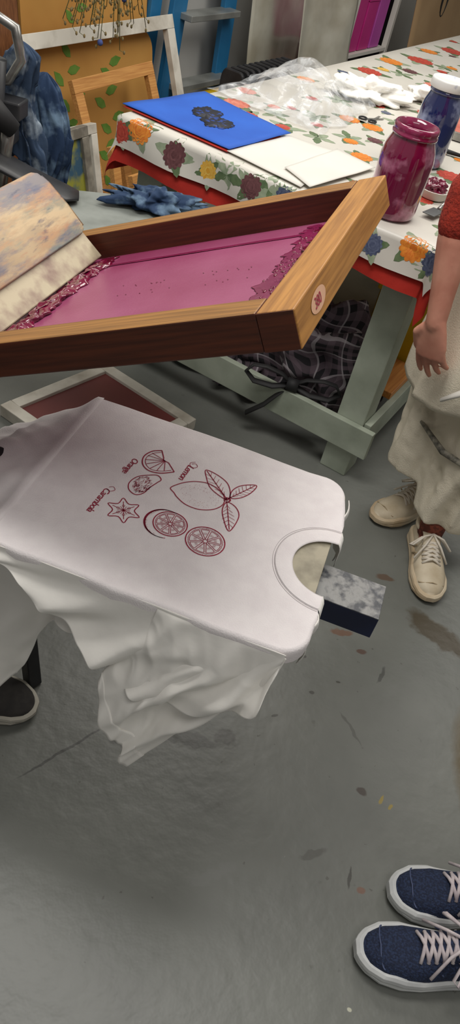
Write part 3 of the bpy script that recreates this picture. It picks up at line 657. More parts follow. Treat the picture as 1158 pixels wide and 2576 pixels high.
stroke(spl([(148,81),(134,92),(127,112),(133,132),(148,142),(168,138),(187,123)],False),.0017);stroke([(.148,.081),(.158,.098),(.160,.104),(.170,.106),(.187,.123)],.0015)
stroke(spl([(149,86),(138,96),(132,112),(137,128),(150,137),(166,133),(181,122)],False),.0009)
for x,y in((136,96),(132,106),(133,118),(138,128),(148,136),(160,135),(171,129)): stroke([(.163,.104),(x/1000,y/1000)],.0010)
stroke(spl([(132,186),(138,202),(152,208),(162,198),(166,180),(172,163),(175,153),(166,146),(154,152),(138,166)]),.0014,True)
def inseg():
    t=random.random()*6.28;r=sqrt(random.random())*.85;return(.152+.016*r*cos(t)+.004*r*sin(t),.180+.024*r*sin(t)-.006*cos(t)*r)
for _ in range(110):
    x,y=inseg();t=1.9+random.gauss(0,.35);l=.0048;stroke([(x-l*cos(t)*.5,y-l*sin(t)*.5),(x+.0006,y+.0004),(x+l*cos(t)*.5,y+l*sin(t)*.5)],.0006)
sp=[]
for k in range(12):
    t=k*pi/6+2.2;r=.028 if k%2==0 else .017;sp.append((150+1000*r*cos(t),251+1000*r*sin(t)))
stroke(spl(sp,k=4),.0014,True)
for k in range(6):
    t=2*k*pi/6+2.2;stroke([(.150,.251),(.150+.020*cos(t),.251+.020*sin(t))],.0009);t+=pi/6;stroke([(.150,.251),(.150+.010*cos(t),.251+.010*sin(t))],.0007)
    t-=pi/6;ring((.150+.010*cos(t),.251+.010*sin(t)),.0022,.0006,n=10)
for w_,a_,b0_,sz in(('Orange',.1135,.124,.0165),('Carambola',.1035,.216,.0165),('Lemon',.2015,.092,.0175)):
    vs,fs=text_mesh(w_,sz,.4,.86)
    b.add([P(a_+v.y-.06*v.x,b0_+v.x-.12*v.y,ZP) for v in vs],fs)
stroke(spl([(206,88),(212,84),(217,90),(212,96),(205,93),(203,86),(210,80)],False),.0008)
stroke(spl([(108,213),(114,209),(119,215),(113,221),(106,218)],False),.0008)
b.obj('fruit_print',m_print,sh,label='dark red line drawing of citrus fruits with handwritten names')
# ================================================================= FLOOR SCREEN
fr=[Vector((-.536,2.19,0)),Vector((-.18,2.008,0)),Vector((-.40,1.638,0)),Vector((-.756,1.82,0))]
e=empty('printing_screen',(-.47,1.91,0),'white-edged screen frame with dark red mesh lying on the floor','screen printing frame')
for i in range(4):
    p,q=fr[i],fr[(i+1)%4];cen=sum(fr,Vector())/4
    d_=(q-p).normalized();ins=(cen-(p+q)/2).normalized()*.02
    k_=0 if i%2==0 else .04
    b=MB();b.beam(p+ins+d_*k_+ZU*.021,q+ins-d_*k_+ZU*.021,.04,.04);b.obj('rail',m_white_wood,e,bevel=.002)
b=MB();cen=sum(fr,Vector())/4;vs=[p.lerp(cen,.10)+ZU*.03 for p in fr];b.add(vs,[(0,1,2,3)]);b.obj('mesh',mat('dark_red_mesh',(112,52,48),(96,42,40),rough=.6,scale=4),e)
# ================================================================= BACK WALL ITEMS
def lean(s0,s1,h,w0,w1,bw,th,m,name,label,cat,z0=.0,mid=False,tilt=0,fill=None):
    e=empty(name,T((s0+s1)/2,w0,z0),label,cat)
    up=(T(0,w1,h)-T(0,w0,z0));Lh=up.length;up.normalize();ri=U.copy()
    if tilt: R=Matrix.Rotation(tilt,3,up.cross(ri));up=R@up;ri=R@ri
    nn=ri.cross(up).normalized();o_=T(s0,w0,z0+.001);wd_=s1-s0
    def bx(x0,x1,y0,y1,nm='rail'):
        b=MB();b.box(o_+ri*(x0+x1)/2+up*(y0+y1)/2,ri*(x1-x0)/2,up*(y1-y0)/2,nn*th/2);b.obj(nm,m,e,bevel=.002)
    bx(0,wd_,0,bw);bx(0,wd_,Lh-bw,Lh);bx(0,bw,bw+.0005,Lh-bw-.0005);bx(wd_-bw,wd_,bw+.0005,Lh-bw-.0005)
    if mid: bx(bw,wd_-bw,Lh/2-bw/2,Lh/2+bw/2)
    if fill:
        b=MB();b.box(o_+ri*wd_/2+up*Lh/2,ri*(wd_/2-bw),up*(Lh/2-bw),nn*.002);b.obj('panel',fill,e)
    return e
m_cardG=mat('ochre_board',(186,138,68),(172,122,56),rough=.8,scale=3)
m_leafp=mat('green_leaf_print',(84,124,40),(104,140,56),rough=.8,scale=20)
def board(s0,s1,h,w0,w1,r,m,label,leaves=()):
    b=MB();up=(T(0,w1,h)-T(0,w0,0));Lh=up.length;up.normalize();nn=U.cross(up).normalized();o_=T(s0,w0,.001);wd_=s1-s0
    pts=[(0,0),(wd_,0)]+arcp(wd_-r,Lh-r,r,0,pi/2,8)+arcp(r,Lh-r,r,pi/2,pi,8);n=len(pts)
    b.add([o_+U*x+up*y-nn*.006 for x,y in pts]+[o_+U*x+up*y+nn*.006 for x,y in pts],[tuple(range(n)),tuple(range(n,2*n))[::-1]]+[(k,k+n,(k+1)%n+n,(k+1)%n) for k in range(n)])
    sgn=1 if nn.dot(V)>0 else -1
    for x,y,an,ln in leaves:
        b.add([o_+U*(x+ln*t*cos(an)-wq*sin(an))+up*(y+ln*t*sin(an)+wq*cos(an))+nn*sgn*.0075 for t,wq in((0,0),(.25,.2*ln),(.6,.22*ln),(1,0),(.6,-.22*ln),(.25,-.2*ln))],[(0,1,2,3,4,5)],1)
    return b.obj('board',[m,m_leafp],label=label,category='board')
lv=[(.20+.03*sin(k*2.1),.10+.05*k,1.2+1.1*(-1)**k,.08) for k in range(11)]+[(.46+.03*sin(k*1.7),.06+.055*k,1.4+1.2*(-1)**k,.085) for k in range(10)]
lv2=[(.30+.02*sin(k*2.1),.70+.05*k,1.2+1.1*(-1)**k,.07) for k in range(4)]
board(.66,1.46,.95,-.93,-1.04,.10,m_cardG,'ochre wooden board with rounded corners leaning on the wall',lv2)
board(.66,1.45,.66,-.86,-.965,.09,m_cardG,'ochre rounded board printed with trailing green leaves',lv)
board(.44,.64,.95,-.90,-1.04,.02,wood('brown_board',(120,76,44),(98,60,34),ZU),'dark brown wooden panel leaning on the wall')
lean(.56,1.56,.70,-.66,-.93,.055,.03,m_white_wood,'picture_frame','large empty white painted wooden frame leaning on boards','frame',tilt=-.02)
lean(.76,1.30,.56,-.58,-.82,.05,.025,m_pine,'picture_frame','empty pine wood frame leaning inside the white frame','frame',tilt=-.04)
lean(.84,1.28,.34,-.50,-.62,.045,.025,m_pine,'picture_frame','small pine wood frame standing under the larger pine frame','frame',tilt=-.03,mid=True)
lean(.62,1.02,.42,-.40,-.53,.045,.025,m_pine,'picture_frame','small pine wood frame leaning on the stack of frames','frame',tilt=.05)
lean(.66,1.00,.34,-.32,-.43,.04,.025,m_pine,'picture_frame','low pine wood frame standing among the stack of frames','frame',mid=True)
lean(.70,1.08,.26,-.26,-.34,.035,.02,wood('dark_pine',(168,112,62),(134,84,44),U),'picture_frame','low dark pine frame at the front of the stack','frame',tilt=-.06)
lean(.34,.60,.50,-.46,-.58,.035,.03,m_white_wood,'picture_frame','narrow paint-splashed white frame standing by the pine frames','frame')
lean(.20,.45,.54,-.36,-.48,.035,.03,mat('grey_splashed_wood',(150,144,130),(104,98,88),scale=14,contrast=(.4,.6)),'picture_frame','small grey worn frame leaning at the front of the stack','frame',tilt=-.04,fill=mat('olive_yellow_panel',(140,138,50),(50,80,100),scale=9,contrast=(.48,.58)))
m_lb=mat('blue_fibreglass',(38,112,158),(32,98,142),rough=.45,scale=6)
ld=empty('step_ladder',T(1.8,-.9,0),'blue step ladder with grey treads leaning folded against the wall','ladder')
for s0,s1,w_ in((1.57,1.69,-.95),(2.10,2.03,-.95)):
    b=MB();b.beam(T(s0,w_,0.002),T(s1,w_,1.7),.11,.03,up=V);b.obj('side_rail',m_lb,ld,bevel=.004)
for s0,s1,w_ in((1.47,1.55,-1.0),(2.19,2.13,-1.0)):
    b=MB();b.beam(T(s0,w_,0.002),T(s1,w_,1.65),.08,.025,up=V);b.obj('side_rail',m_lb,ld,bevel=.004)
m_al=mat('grey_aluminium',(158,160,156),(130,132,128),rough=.4,metal=.5)
for z in(.12,.41,.71,1.0,1.3,1.58):
    b=MB();x0=1.58+.12*z/1.7;x1=2.10-.08*z/1.7;b.box(T((x0+x1)/2,-.915,z),U*((x1-x0)/2),V*.045,ZU*.014);b.obj('tread',m_al,ld,bevel=.003)
m_yb=mat('yellow_plastic_brace',(212,176,30),(196,158,26),rough=.4)
for q in((T(1.66,-.88,.37),T(1.76,-.88,.15),.03),(T(2.02,-.88,.37),T(1.95,-.88,.15),.03),(T(1.65,-.875,.36),T(2.03,-.875,.36),.04)):
    b=MB();b.beam(q[0],q[1],.03,q[2],up=V);b.obj('brace',m_yb,ld,bevel=.003)
rd=empty('oil_radiator',T(1.98,-.64,0),'black oil-filled radiator with vertical fins by the wall','heater')
for i in range(11):
    b=MB();s_=1.70+.055*i;pts=[]
    for cx,cy,st in((.065-.03,.56-.05,0),(-.065+.03,.56-.05,1),(-.065+.03,.10,2),(.065-.03,.10,3)):
        for k in range(5):
            t=(st+k/4)*pi/2;pts.append((cx+.03*cos(t),cy+.05*sin(t)))
    n=len(pts);b.add([T(s_-.011,-.64+x,y) for x,y in pts]+[T(s_+.011,-.64+x,y) for x,y in pts],[tuple(range(n)),tuple(range(n,2*n))[::-1]]+[(k,k+n,(k+1)%n+n,(k+1)%n) for k in range(n)])
    b.obj('fin',m_black,rd,bevel=.006)
for z in(.48,.12):
    b=MB();b.tube([T(1.68,-.64,z),T(2.27,-.64,z)],.02,12);b.obj('pipe',m_black,rd,smooth=True)
for s_ in(1.78,2.17):
    b=MB();b.box(T(s_,-.64,.02),U*.02,V*.12,ZU*.018);b.obj('foot',m_black,rd,bevel=.003)
m_sheet=mat('translucent_plastic_sheet',(196,194,180),(160,154,136),rough=.3,scale=4,alpha=.92,coat=.3)
for (s0,s1,h,w0,w1,sd) in((2.20,2.92,1.05,-.86,-.93,1),(2.34,2.80,.98,-.54,-.64,4)):
    b=MB()
    def f(u,v):
        s_=s0+(s1-s0)*u;return T(s_-.06*v*(1-u)+.02*sin(v*3),w0+(w1-w0)*v+.04*sin(pi*u*1.2+sd)+.015*fbm((u*2,v*2,sd),2),.003+h*v+.01*sin(u*5))
    b.grid(24,16,f);b.obj('plastic_sheet',m_sheet,smooth=True,solid=.003,label='tall curved translucent plastic sheet standing by the wall',category='plastic sheet')
sx0,sx1,sw0,sw1=2.98,3.62,-1.02,-.66
sf_=empty('shelf_unit',T(3.3,-.84,0),'white open shelf unit holding pink and clear storage boxes','shelf')
for s_ in(sx0,sx1):
    for w_ in(sw0,sw1):
        b=MB();b.beam(T(s_,w_,.001),T(s_,w_,1.5),.035,.035,up=U);b.obj('post',m_paper,sf_,bevel=.002)
for z in(.12,.50,.86,1.2):
    b=MB();b.box(T(3.3,-.84,z),U*.30,V*.195,ZU*.010);b.obj('shelf_board',m_paper,sf_,bevel=.001)
m_pink=mat('pink_plastic',(206,50,140),(190,40,124),rough=.4,scale=4);m_lilac=mat('lilac_plastic',(198,90,180),(186,78,168),rough=.4,scale=4)
m_clear=mat('clear_box',(206,208,208),(190,192,194),rough=.2,alpha=.7)
def sbox(s_,z,hw,hh,m,label):
    e=empty('storage_box',T(s_,-.82,z),label,'storage box')
    b=MB();b.box(T(s_,-.82,z+hh*.93),U*hw,V*.15,ZU*hh*.92);b.obj('box_body',m,e,bevel=.004)
    b=MB();b.box(T(s_,-.82,z+hh*1.93),U*(hw+.004),V*.154,ZU*hh*.07);b.obj('lid',m,e,bevel=.003)
sbox(3.11,.512,.075,.15,m_pink,'bright pink plastic storage box on the white shelf');sbox(3.28,.512,.075,.14,m_pink,'bright pink plastic storage box on the white shelf')
sbox(3.45,.512,.075,.155,m_lilac,'lilac plastic storage box on the white shelf')
sbox(3.2,.872,.12,.08,m_clear,'clear plastic storage box on the white shelf');sbox(3.46,.872,.10,.09,m_card,'brown cardboard box on the white shelf')
sbox(3.2,.132,.13,.13,m_red,'red storage box on the bottom shelf');sbox(3.46,.132,.09,.14,m_clear,'clear plastic storage box on the bottom shelf')
b=MB()
def f(u,v): return T(3.66+1.5*u-.06*v,-.46-.10*v+.03*sin(u*4),.002+1.05*v)
b.grid(20,10,f);b.obj('cardboard_sheet',mat('tan_cardboard',(172,142,104),(158,128,92),rough=.85,scale=3),smooth=True,solid=.006,label='large tan cardboard sheet leaning beyond the shelf unit',category='cardboard')
b=MB();b.box(T(3.75,-.85,.5),U*.02,V*.14,ZU*.5);b.obj('board',m_black,label='dark green-black board standing beside the shelf unit',category='board',bevel=.002)
b=MB();b.tube([T(4.05+.05*cos(t),-.50,.80+.10*sin(t)) for t in [pi*k/8 for k in range(-12,3)]],.006,8);b.obj('cable',m_dark,smooth=True,label='loop of dark cable hanging on the cardboard sheet',category='cable')
df_=empty('dried_flowers',T(.86,-.76,1.15),'bunch of dried flowers hanging upside down by the wall','dried flowers')
b=MB()
ms=[mat('dried_stem',(110,112,66),(90,90,52),rough=.9),mat('dried_bud',(140,120,80),(104,92,58),rough=.9),mat('blue_dried_flower',(52,66,120),(70,84,140),rough=.9)]
for i in range(44):
    x=random.uniform(-.20,.20);ln=random.uniform(.26,.47)*(1-.8*abs(x));w_=random.uniform(-.05,.05)
    p0=T(.86+x*.15,-.76,1.15);p1=T(.86+x*.7,-.76+w_,1.15-ln*.6);p2=T(.86+x,-.76+w_*1.4,1.15-ln)
    b.tube([p0,p1,p2],[.0022,.0018,.0014],6)
    for k in range(4):
        q=p1.lerp(p2,.25+.25*k);r2=q+Vector((random.uniform(-.02,.02),0,random.uniform(-.02,.0)));b.tube([q,r2],[.001,.001],5);b.ball(r2,(.005,.005,.008),6,mi=1)
    if i in(5,18): b.ball(p2,(.012,.012,.012),8,mi=2)
b.obj('flower_spray',ms,df_,smooth=True,kind='stuff')
# ================================================================= PEOPLE
def shoe(person,heel,toe,Ln,mats,label,width=1.0,hgt=1.0,chunk=1.0,trim=True):
    heel=Vector(heel);d=(Vector(toe)-heel).normalized();y=ZU.cross(d)
    f=lambda a,b_,z:heel+d*a*Ln+y*b_*width+ZU*z
    tab_w=[(0,.018),(.03,.027),(.08,.033),(.25,.034),(.42,.038),(.60,.046),(.72,.048),(.85,.043),(.94,.030),(.98,.018),(1,.008)]
    tab_h=[(0,.078),(.05,.092),(.14,.088),(.26,.080),(.36,.092),(.45,.086),(.6,.070),(.75,.060),(.88,.053),(.95,.045),(1,.030)]
    e=MB();ns=36;sg=28;vs=[];fs=[]
    for i in range(ns+1):
        t=i/ns;w_=interp(tab_w,t);h=interp(tab_h,t)*hgt;c=.004*sin(pi*t)
        for k in range(sg):
            a=2*pi*k/sg;yy=cos(a);zz=sin(a)
            z=.020+(h-.020)*(max(0,zz)**.8) if zz>0 else .020+zz*.006
            vs.append(f(t,w_*(abs(yy)**.7)*(1 if yy>0 else -1)+c,z))
    for i in range(ns):
        for k in range(sg): fs.append((i*sg+k,i*sg+(k+1)%sg,(i+1)*sg+(k+1)%sg,(i+1)*sg+k))
    fs.append(tuple(range(sg)));fs.append(tuple(ns*sg+k for k in range(sg))[::-1]);e.add(vs,fs)
    so=e.obj('shoe',mats[0],person,smooth=True,label=label)
    b=MB();pl=[];N=60
    for i in range(N+1):
        t=i/N;pl.append((t,interp(tab_w,t)+.0035+.004*sin(pi*t)))
    for i in range(N,-1,-1):
        t=i/N;pl.append((t,-interp(tab_w,t)-.0035+.004*sin(pi*t)))
    n=len(pl);vs=[];hs=[(0,.92),(.004,.985),(.010,1.03),(.014,1.0),(.018,1.035),(.023,1.0),(.026,.92)]
    for z,k in hs:
        for t,w_ in pl:
            zz=z*(chunk if z>0 else 1)+(.008*max(0,t-.75)/.25 if z<.012 else 0)+(.010*(1-t) if z>.015 else 0)+(.0025*sin(t*18) if z>.012 else 0)
            vs.append(f(.5+(t-.5)*(1.045 if k>.97 else 1.0),w_*k,.0012+zz))
    fs=[tuple(range(n))[::-1],tuple(range(6*n,7*n))]+[(i*n+k,i*n+(k+1)%n,(i+1)*n+(k+1)%n,(i+1)*n+k) for i in range(6) for k in range(n)]
    b.add(vs,fs);b.obj('sole',mats[1],so,smooth=False,bevel=.001)
    b=MB();b.grid(12,10,lambda u,v:f(.27+.36*v,(u-.5)*.050,interp(tab_h,.27+.36*v)*hgt+.002+.022*(1-v)**2-.010*(2*u-1)**2));b.obj('tongue',mats[3],so,smooth=True,solid=.004)
    b=MB();b.tube([f(.155+.15*cos(t),.030*sin(t),(.086+.010*cos(t)**2)*hgt) for t in [2*pi*k/24 for k in range(24)]],.0075,10,closed=True);b.obj('shoe_collar',mats[3],so,smooth=True)
    if trim:
        for sgn in(-1,1):
            for t0 in(.30,.42):
                b=MB();b.tube([f(t0+.10*q/5,sgn*(interp(tab_w,t0+.1*q/5)+.0005)*(1-.10*q/5),.036+.028*q/5) for q in range(6)],.0022,6);b.obj('stripe',mats[4],so,smooth=True)
        b=MB();b.tube([f(.86+.03*cos(a),.036*sin(a),.055*hgt-.012*abs(sin(a))) for a in [pi*(-.5+k/12) for k in range(13)]],.0014,6);b.obj('toe_seam',mats[4],so,smooth=True)
    b=MB()
    zt=lambda t,yy:interp(tab_h,t)*hgt+.009-.013*(yy/.026)**2
    for k in range(6):
        t=.38+.045*k
        for s1_ in(-1,1): b.tube([f(t+.05*q/4,s1_*(-.026+.052*q/4),zt(t+.05*q/4,-.026+.052*q/4)) for q in range(5)],.0034,8)
    for s1_ in(-1,1):
        b.tube([f(.37,0,.108*hgt),f(.43,s1_*.028,.108*hgt),f(.49,s1_*.054,.084*hgt),f(.45,s1_*.060,.072*hgt),f(.39,s1_*.03,.094*hgt),f(.37,0,.104*hgt)],.003,8)
        b.tube([f(.37,0,.108*hgt),f(.50,s1_*.022,.094*hgt),f(.60,s1_*.048,.060*hgt)],.003,8)
    b.obj('shoelace',mats[2],so,smooth=True)
    return so
def limb(b,pts,rad,seg=14): 
    P_=[Vector(p) for p in pts];b.tube(P_,rad,seg)
    b.ball(P_[0],rad[0] if not hasattr(rad[0],'__len__') else max(rad[0])*.95,12);b.ball(P_[-1],rad[-1] if not hasattr(rad[-1],'__len__') else max(rad[-1])*.95,12)
def body(per,hipc,chest,face,legs,arms,hair_c=(70,48,32)):
    b=MB();hipc=Vector(hipc);chest=Vector(chest);face=Vector(face).normalized();side=ZU.cross(face)
    limb(b,[hipc,hipc.lerp(chest,.5),chest],[.105,.10,.115])
    for sg in(-1,1):
        b.tube([hipc+side*sg*.06-ZU*.02,hipc.lerp(chest,.5)+side*sg*.045,chest+side*sg*.06],[.10,.088,.095],14)
    neck=chest+ZU*.15;limb(b,[chest+ZU*.05,neck+ZU*.06],[.07,.052])
    hc=neck+ZU*.135+face*.015
    b.ball(hc,(.074,.088,.11),20);b.ball(hc+face*.045-ZU*.055,(.045,.045,.045),14)
    limb(b,[hc+face*.082+ZU*.015,hc+face*.103-ZU*.018],[.009,.014],8)
    for sg in(-1,1): b.ball(hc+side*sg*.076-ZU*.005,(.012,.018,.03),10)
    limb(b,[hc+face*.088-ZU*.047-side*.02,hc+face*.092-ZU*.047+side*.02],[.007,.007],8)
    for hip,kn,an,toe in legs:
        an=Vector(an);toe=Vector(toe)
        limb(b,[hipc.lerp(Vector(hip),.5),hip,Vector(hip).lerp(Vector(kn),.5),kn],[.09,.085,.07,.052])
        limb(b,[kn,Vector(kn).lerp(an,.35),Vector(kn).lerp(an,.75),an],[.052,.055,.040,.032])
        hd=toe-an;hd.z=0;hd.normalize()
        limb(b,[an,an-ZU*.035+hd*.02,Vector((an.x,an.y,.045))+hd*.10],[.032,.028,.014])
    for sh_,el,wr,hd,pn,td_ in arms:
        sh_,el,wr=map(Vector,(sh_,el,wr));hd=Vector(hd).normalized();pn=Vector(pn);pn=(pn-hd*pn.dot(hd)).normalized();ac=hd.cross(pn).normalized();td_=Vector(td_).normalized()
        limb(b,[chest+(sh_-chest)*.5,sh_],[.07,.055]);limb(b,[sh_,sh_.lerp(el,.5),el],[.052,.044,.038])
        limb(b,[el,el.lerp(wr,.3),el.lerp(wr,.75),wr],[.037,.039,.028,.0235])
        b.tube([wr-hd*.01,wr+hd*.02,wr+hd*.055,wr+hd*.086],[(.024,.020),(.033,.018),(.040,.016),(.037,.014)],16,up=pn)
        sgn=1 if ac.dot(td_)>0 else -1
        for i,(off,ln,cu) in enumerate(((.0305,.072,.22),(.0102,.080,.26),(-.0102,.075,.34),(-.030,.060,.42))):
            p=wr+hd*(.080-.006*abs(i-1))+ac*sgn*off;dr=(hd+ac*sgn*off*1.2+pn*.10).normalized();pts=[p]
            for q,l_ in enumerate((.44,.31,.25)):
                dr=(dr*cos(cu*.8)+pn*sin(cu*.8)).normalized();pts.append(pts[-1]+dr*ln*l_)
            limb(b,pts,[.0090,.0084,.0074,.0062],10)
        tp=wr+hd*.018+ac*sgn*.024;limb(b,[tp,tp+(td_*.6+hd*.6+pn*.15)*.032,tp+(td_*.36+hd*.95+pn*.3)*.060,tp+(td_*.20+hd*1.0+pn*.4)*.082],[.015,.0125,.0105,.008],10)
    bo=b.obj('body',m_skin,per,remesh=.0036)
    h=MB();h.ball(hc-face*.014+ZU*.018,(.086,.098,.112),22)
    h.tube([hc-face*.06,hc-face*.085-ZU*.09,neck-face*.06-ZU*.02],[.06,.055,.03],14)
    h.v=[(v if (v-hc).dot(face)<.035 or v.z>hc.z+.07 else v-face*((v-hc).dot(face)-.03)) for v in h.v]
    h.obj('hair',mat('hair_'+str(len(bpy.data.objects)),hair_c,tuple(x*.7 for x in hair_c),rough=.6,scale=40),per,smooth=True,remesh=.008)
    for sg in(-1,1):
        ey=MB();ey.ball(hc+face*.080+side*sg*.03+ZU*.012,(.009,.009,.007),10);ey.obj('eye',m_dark,per,smooth=True)
    return bo
pA=empty('person',(.60,1.86,0),'person in red sweater and stained cream trousers standing by table','person')
hip=Vector((.565,1.82,.84));chest=Vector((.565,1.78,1.14))
fA=Vector((-.35,-.93,0)).normalized();sA=ZU.cross(fA)
an1=Vector((.565,1.915,.095));an2=Vector((.572,1.715,.095))
body(pA,hip,chest,fA,[(hip+Vector((-.03,.09,-.03)),(.53,1.91,.46),an1,(.46,1.80,.035)),(hip+Vector((.05,-.06,-.03)),(.595,1.75,.46),an2,(.575,1.58,.035))],
  [((.425,1.77,1.20),(.312,1.735,.965),(.342,1.665,.722),(.20,-.02,-.98),(.55,.80,.10),(-.85,.3,0)),((.71,1.72,1.20),(.78,1.66,.97),(.72,1.52,.86),(-.5,-.8,-.1),(0,0,-1),(-.5,.3,.6))])
m_sweat=mat('red_knit',(158,44,26),(128,32,18),rough=.95,scale=120,bump=.8,bscale=160)
b=MB()
for sg in(-1,1): b.tube([hip+sA*sg*.075+ZU*.06,hip.lerp(chest,.5)+sA*sg*.065,chest+sA*sg*.075,chest+ZU*.09+sA*sg*.04],[.125,.115,.115,.075],16)
limb(b,[chest+ZU*.05,(.425,1.77,1.20)],[.09,.070]);limb(b,[(.425,1.77,1.20),(.375,1.752,1.08),(.320,1.737,.985),(.319,1.722,.925)],[.066,.056,.052,.048])
limb(b,[chest+ZU*.05,(.71,1.72,1.20)],[.09,.072]);limb(b,[(.71,1.72,1.20),(.75,1.69,1.08),(.78,1.66,.97),(.76,1.61,.93)],[.070,.062,.060,.05])
b.obj('sweater',m_sweat,pA,remesh=.008)
b=MB()
def wide_leg(hip_,kn_,hem,r0,r1,r2,sd):
    hip_,kn_,hem=Vector(hip_),Vector(kn_),Vector(hem);pts=[hip_.lerp(kn_,i/12) for i in range(12)]+[kn_.lerp(hem,i/14) for i in range(15)]
    rr=[r0+(r1-r0)*i/12 for i in range(12)]+[r1+(r2-r1)*i/14 for i in range(15)]
    b.tube(pts,rr,64,fold=lambda t,v:.22*soft((cos(t)*1.3,sin(t)*1.3,v*1.6),1.6,sd)-.08+.06*sin(5*t+5*v+sd)*v+.06*soft((cos(t)*2,sin(t)*2,v*8),1.6,sd+3))
    b.ball(hip_,r0*.95,14)
wide_leg(hip+Vector((-.04,.06,.0)),(.51,1.88,.50),(.505,1.865,.20),.125,.105,.098,2)
wide_leg(hip+Vector((.05,-.04,.0)),(.61,1.77,.48),(.605,1.76,.14),.125,.11,.105,6)
b.tube([hip+ZU*.14,hip,hip-ZU*.12],[.135,.155,.15],24)
b.obj('trousers',m_cream,pA,remesh=.006)
b=MB()
def apf(u,v):
    t=(u-.5)*2.6;z=1.0-.50*v-.02*sin(u*8)*v;R=.170+.014*v+(.012*sin(u*15+v*3)+.018*soft((u*4,v*1.5,1),1.7))*v
    return Vector((hip.x,hip.y,0))+fA*(R*cos(t))+sA*(R*1.12*sin(t))+ZU*z
b.grid(70,40,apf);b.obj('apron',m_cream,pA,smooth=True,solid=.003)
b=MB()
b.tube([(.54,1.615,.72),(.50,1.615,.655),(.455,1.625,.59),(.42,1.64,.55)],[.012,.014,.012,.007],8,flat=.5);b.obj('apron_tie',m_paper,pA,smooth=True)
b=MB();b.tube([(.435,1.79,.385),(.495,1.69,.375),(.57,1.65,.37),(.64,1.645,.37)],[.005,.009,.008,.005],10);b.obj('frayed_tear',mat('grey_frayed_edge',(70,68,62),(150,145,130),scale=60),pA,smooth=True)
m_sand=mat('beige_leather',(210,198,174),(186,170,142),rough=.55,scale=16);m_sandsole=mat('tan_sole',(190,168,136),(206,192,166),rough=.7,scale=10)
m_lacew=mat('cream_lace',(222,214,200),(204,194,178),rough=.9,scale=60)
shA=(m_sand,m_sandsole,m_lacew,m_sand,mat('beige_overlay',(176,156,124),(162,144,112),rough=.6))
shoe(pA,(.620,1.965,0),(.402,1.770,0),.265,shA,'worn beige lace-up sneaker',chunk=1.3)
shoe(pA,(.562,1.775,0),(.590,1.512,0),.265,shA,'worn beige lace-up sneaker',chunk=1.3)
m_sock=mat('rust_sock',(150,78,60),(110,58,46),rough=.95,scale=60,contrast=(.45,.55))
for an_ in(an1,an2):
    b=MB();b.tube([an_+ZU*.13,an_+ZU*.05,an_-ZU*.02],[.040,.037,.036],14);b.obj('sock',m_sock,pA,smooth=True)
pB=empty('person',(.74,.66,0),'person in dark trousers and navy running shoes standing','person')
hB=Vector((.80,.67,.88));cB=Vector((.80,.67,1.25));fB=Vector((-1,-.05,0)).normalized()
a1=Vector((.722,.725,.105));a2=Vector((.672,.605,.105))
body(pB,hB,cB,fB,[(hB+Vector((0,.09,-.03)),(.765,.745,.48),a1,(.56,.71,.035)),(hB+Vector((0,-.09,-.03)),(.755,.60,.48),a2,(.50,.59,.035))],
  [((.80,.84,1.33),(.83,.90,1.05),(.76,.88,.82),(-.1,0,-1),(0,-1,0),(-1,0,-.2)),((.80,.50,1.33),(.83,.44,1.05),(.77,.46,.82),(-.1,0,-1),(0,1,0),(-1,0,-.2))],hair_c=(40,32,28))
b=MB()
for sg,kn,hm in((1,(.765,.745,.48),(.752,.742,.30)),(-1,(.755,.60,.48),(.742,.60,.30))): b.tube([hB+Vector((0,sg*.07,-.02)),kn,hm],[.115,.085,.075],18)
b.tube([hB+ZU*.12,hB,hB-ZU*.1],[.13,.15,.13],20);b.obj('trousers',mat('dark_trousers',(48,46,44),(36,35,34),rough=.9),pB,remesh=.01)
b=MB()
for sg in(-1,1): b.tube([hB+ZU*.05+Vector((0,sg*.06,0)),cB+Vector((0,sg*.07,0)),cB+ZU*.10+Vector((0,sg*.04,0))],[.13,.125,.08],16);limb(b,[cB+ZU*.06,(.80,.67+sg*.17,1.33),(.83,.67+sg*.23,1.05),(.77,.67+sg*.21,.85)],[.09,.07,.055,.042])
b.obj('sweater',mat('grey_knit',(110,108,104),(96,94,90),rough=.9),pB,remesh=.01)
m_nv=mat('navy_knit_mesh',(18,28,52),(34,48,78),rough=.85,scale=260,contrast=(.45,.6),bump=.6,bscale=300)
m_ws=mat('white_foam_sole',(204,206,204),(186,188,188),rough=.5,scale=20);m_lace=mat('lilac_grey_lace',(204,194,194),(176,166,170),rough=.9,scale=60)
shB=(m_nv,m_ws,m_lace,m_nv,mat('navy_overlay',(62,72,104),(80,92,124),rough=.6))
shoe(pB,(.772,.735,0),(.500,.697,0),.280,shB,'navy knit running shoe with white foam sole',width=1.04,hgt=1.06,chunk=1.5)
shoe(pB,(.722,.612,0),(.434,.574,0),.290,shB,'navy knit running shoe with white foam sole',width=1.04,hgt=1.06,chunk=1.5)
pC=empty('person',(-.62,.72,0),'person in dark trousers and black canvas shoes at the press','person')
hC=Vector((-.90,.48,.86));cC=Vector((-.94,.46,1.22));fC=Vector((.75,.65,0)).normalized();sC=ZU.cross(fC)
body(pC,hC,cC,fC,[(hC+sC*.08-ZU*.03,(-.84,.78,.46),(-.52,.885,.10),(-.38,.89,.03)),(hC-sC*.08-ZU*.03,(-.78,.44,.48),(-.86,.41,.10),(-.73,.48,.03))],
 [(cC+sC*.17+ZU*.06,cC+sC*.24-ZU*.18,cC+sC*.22+fC*.10-ZU*.40,(0,0,-1),sC*-1,fC),(cC-sC*.17+ZU*.06,cC-sC*.24-ZU*.18,cC-sC*.22+fC*.10-ZU*.40,(0,0,-1),sC,fC)],hair_c=(30,26,24))
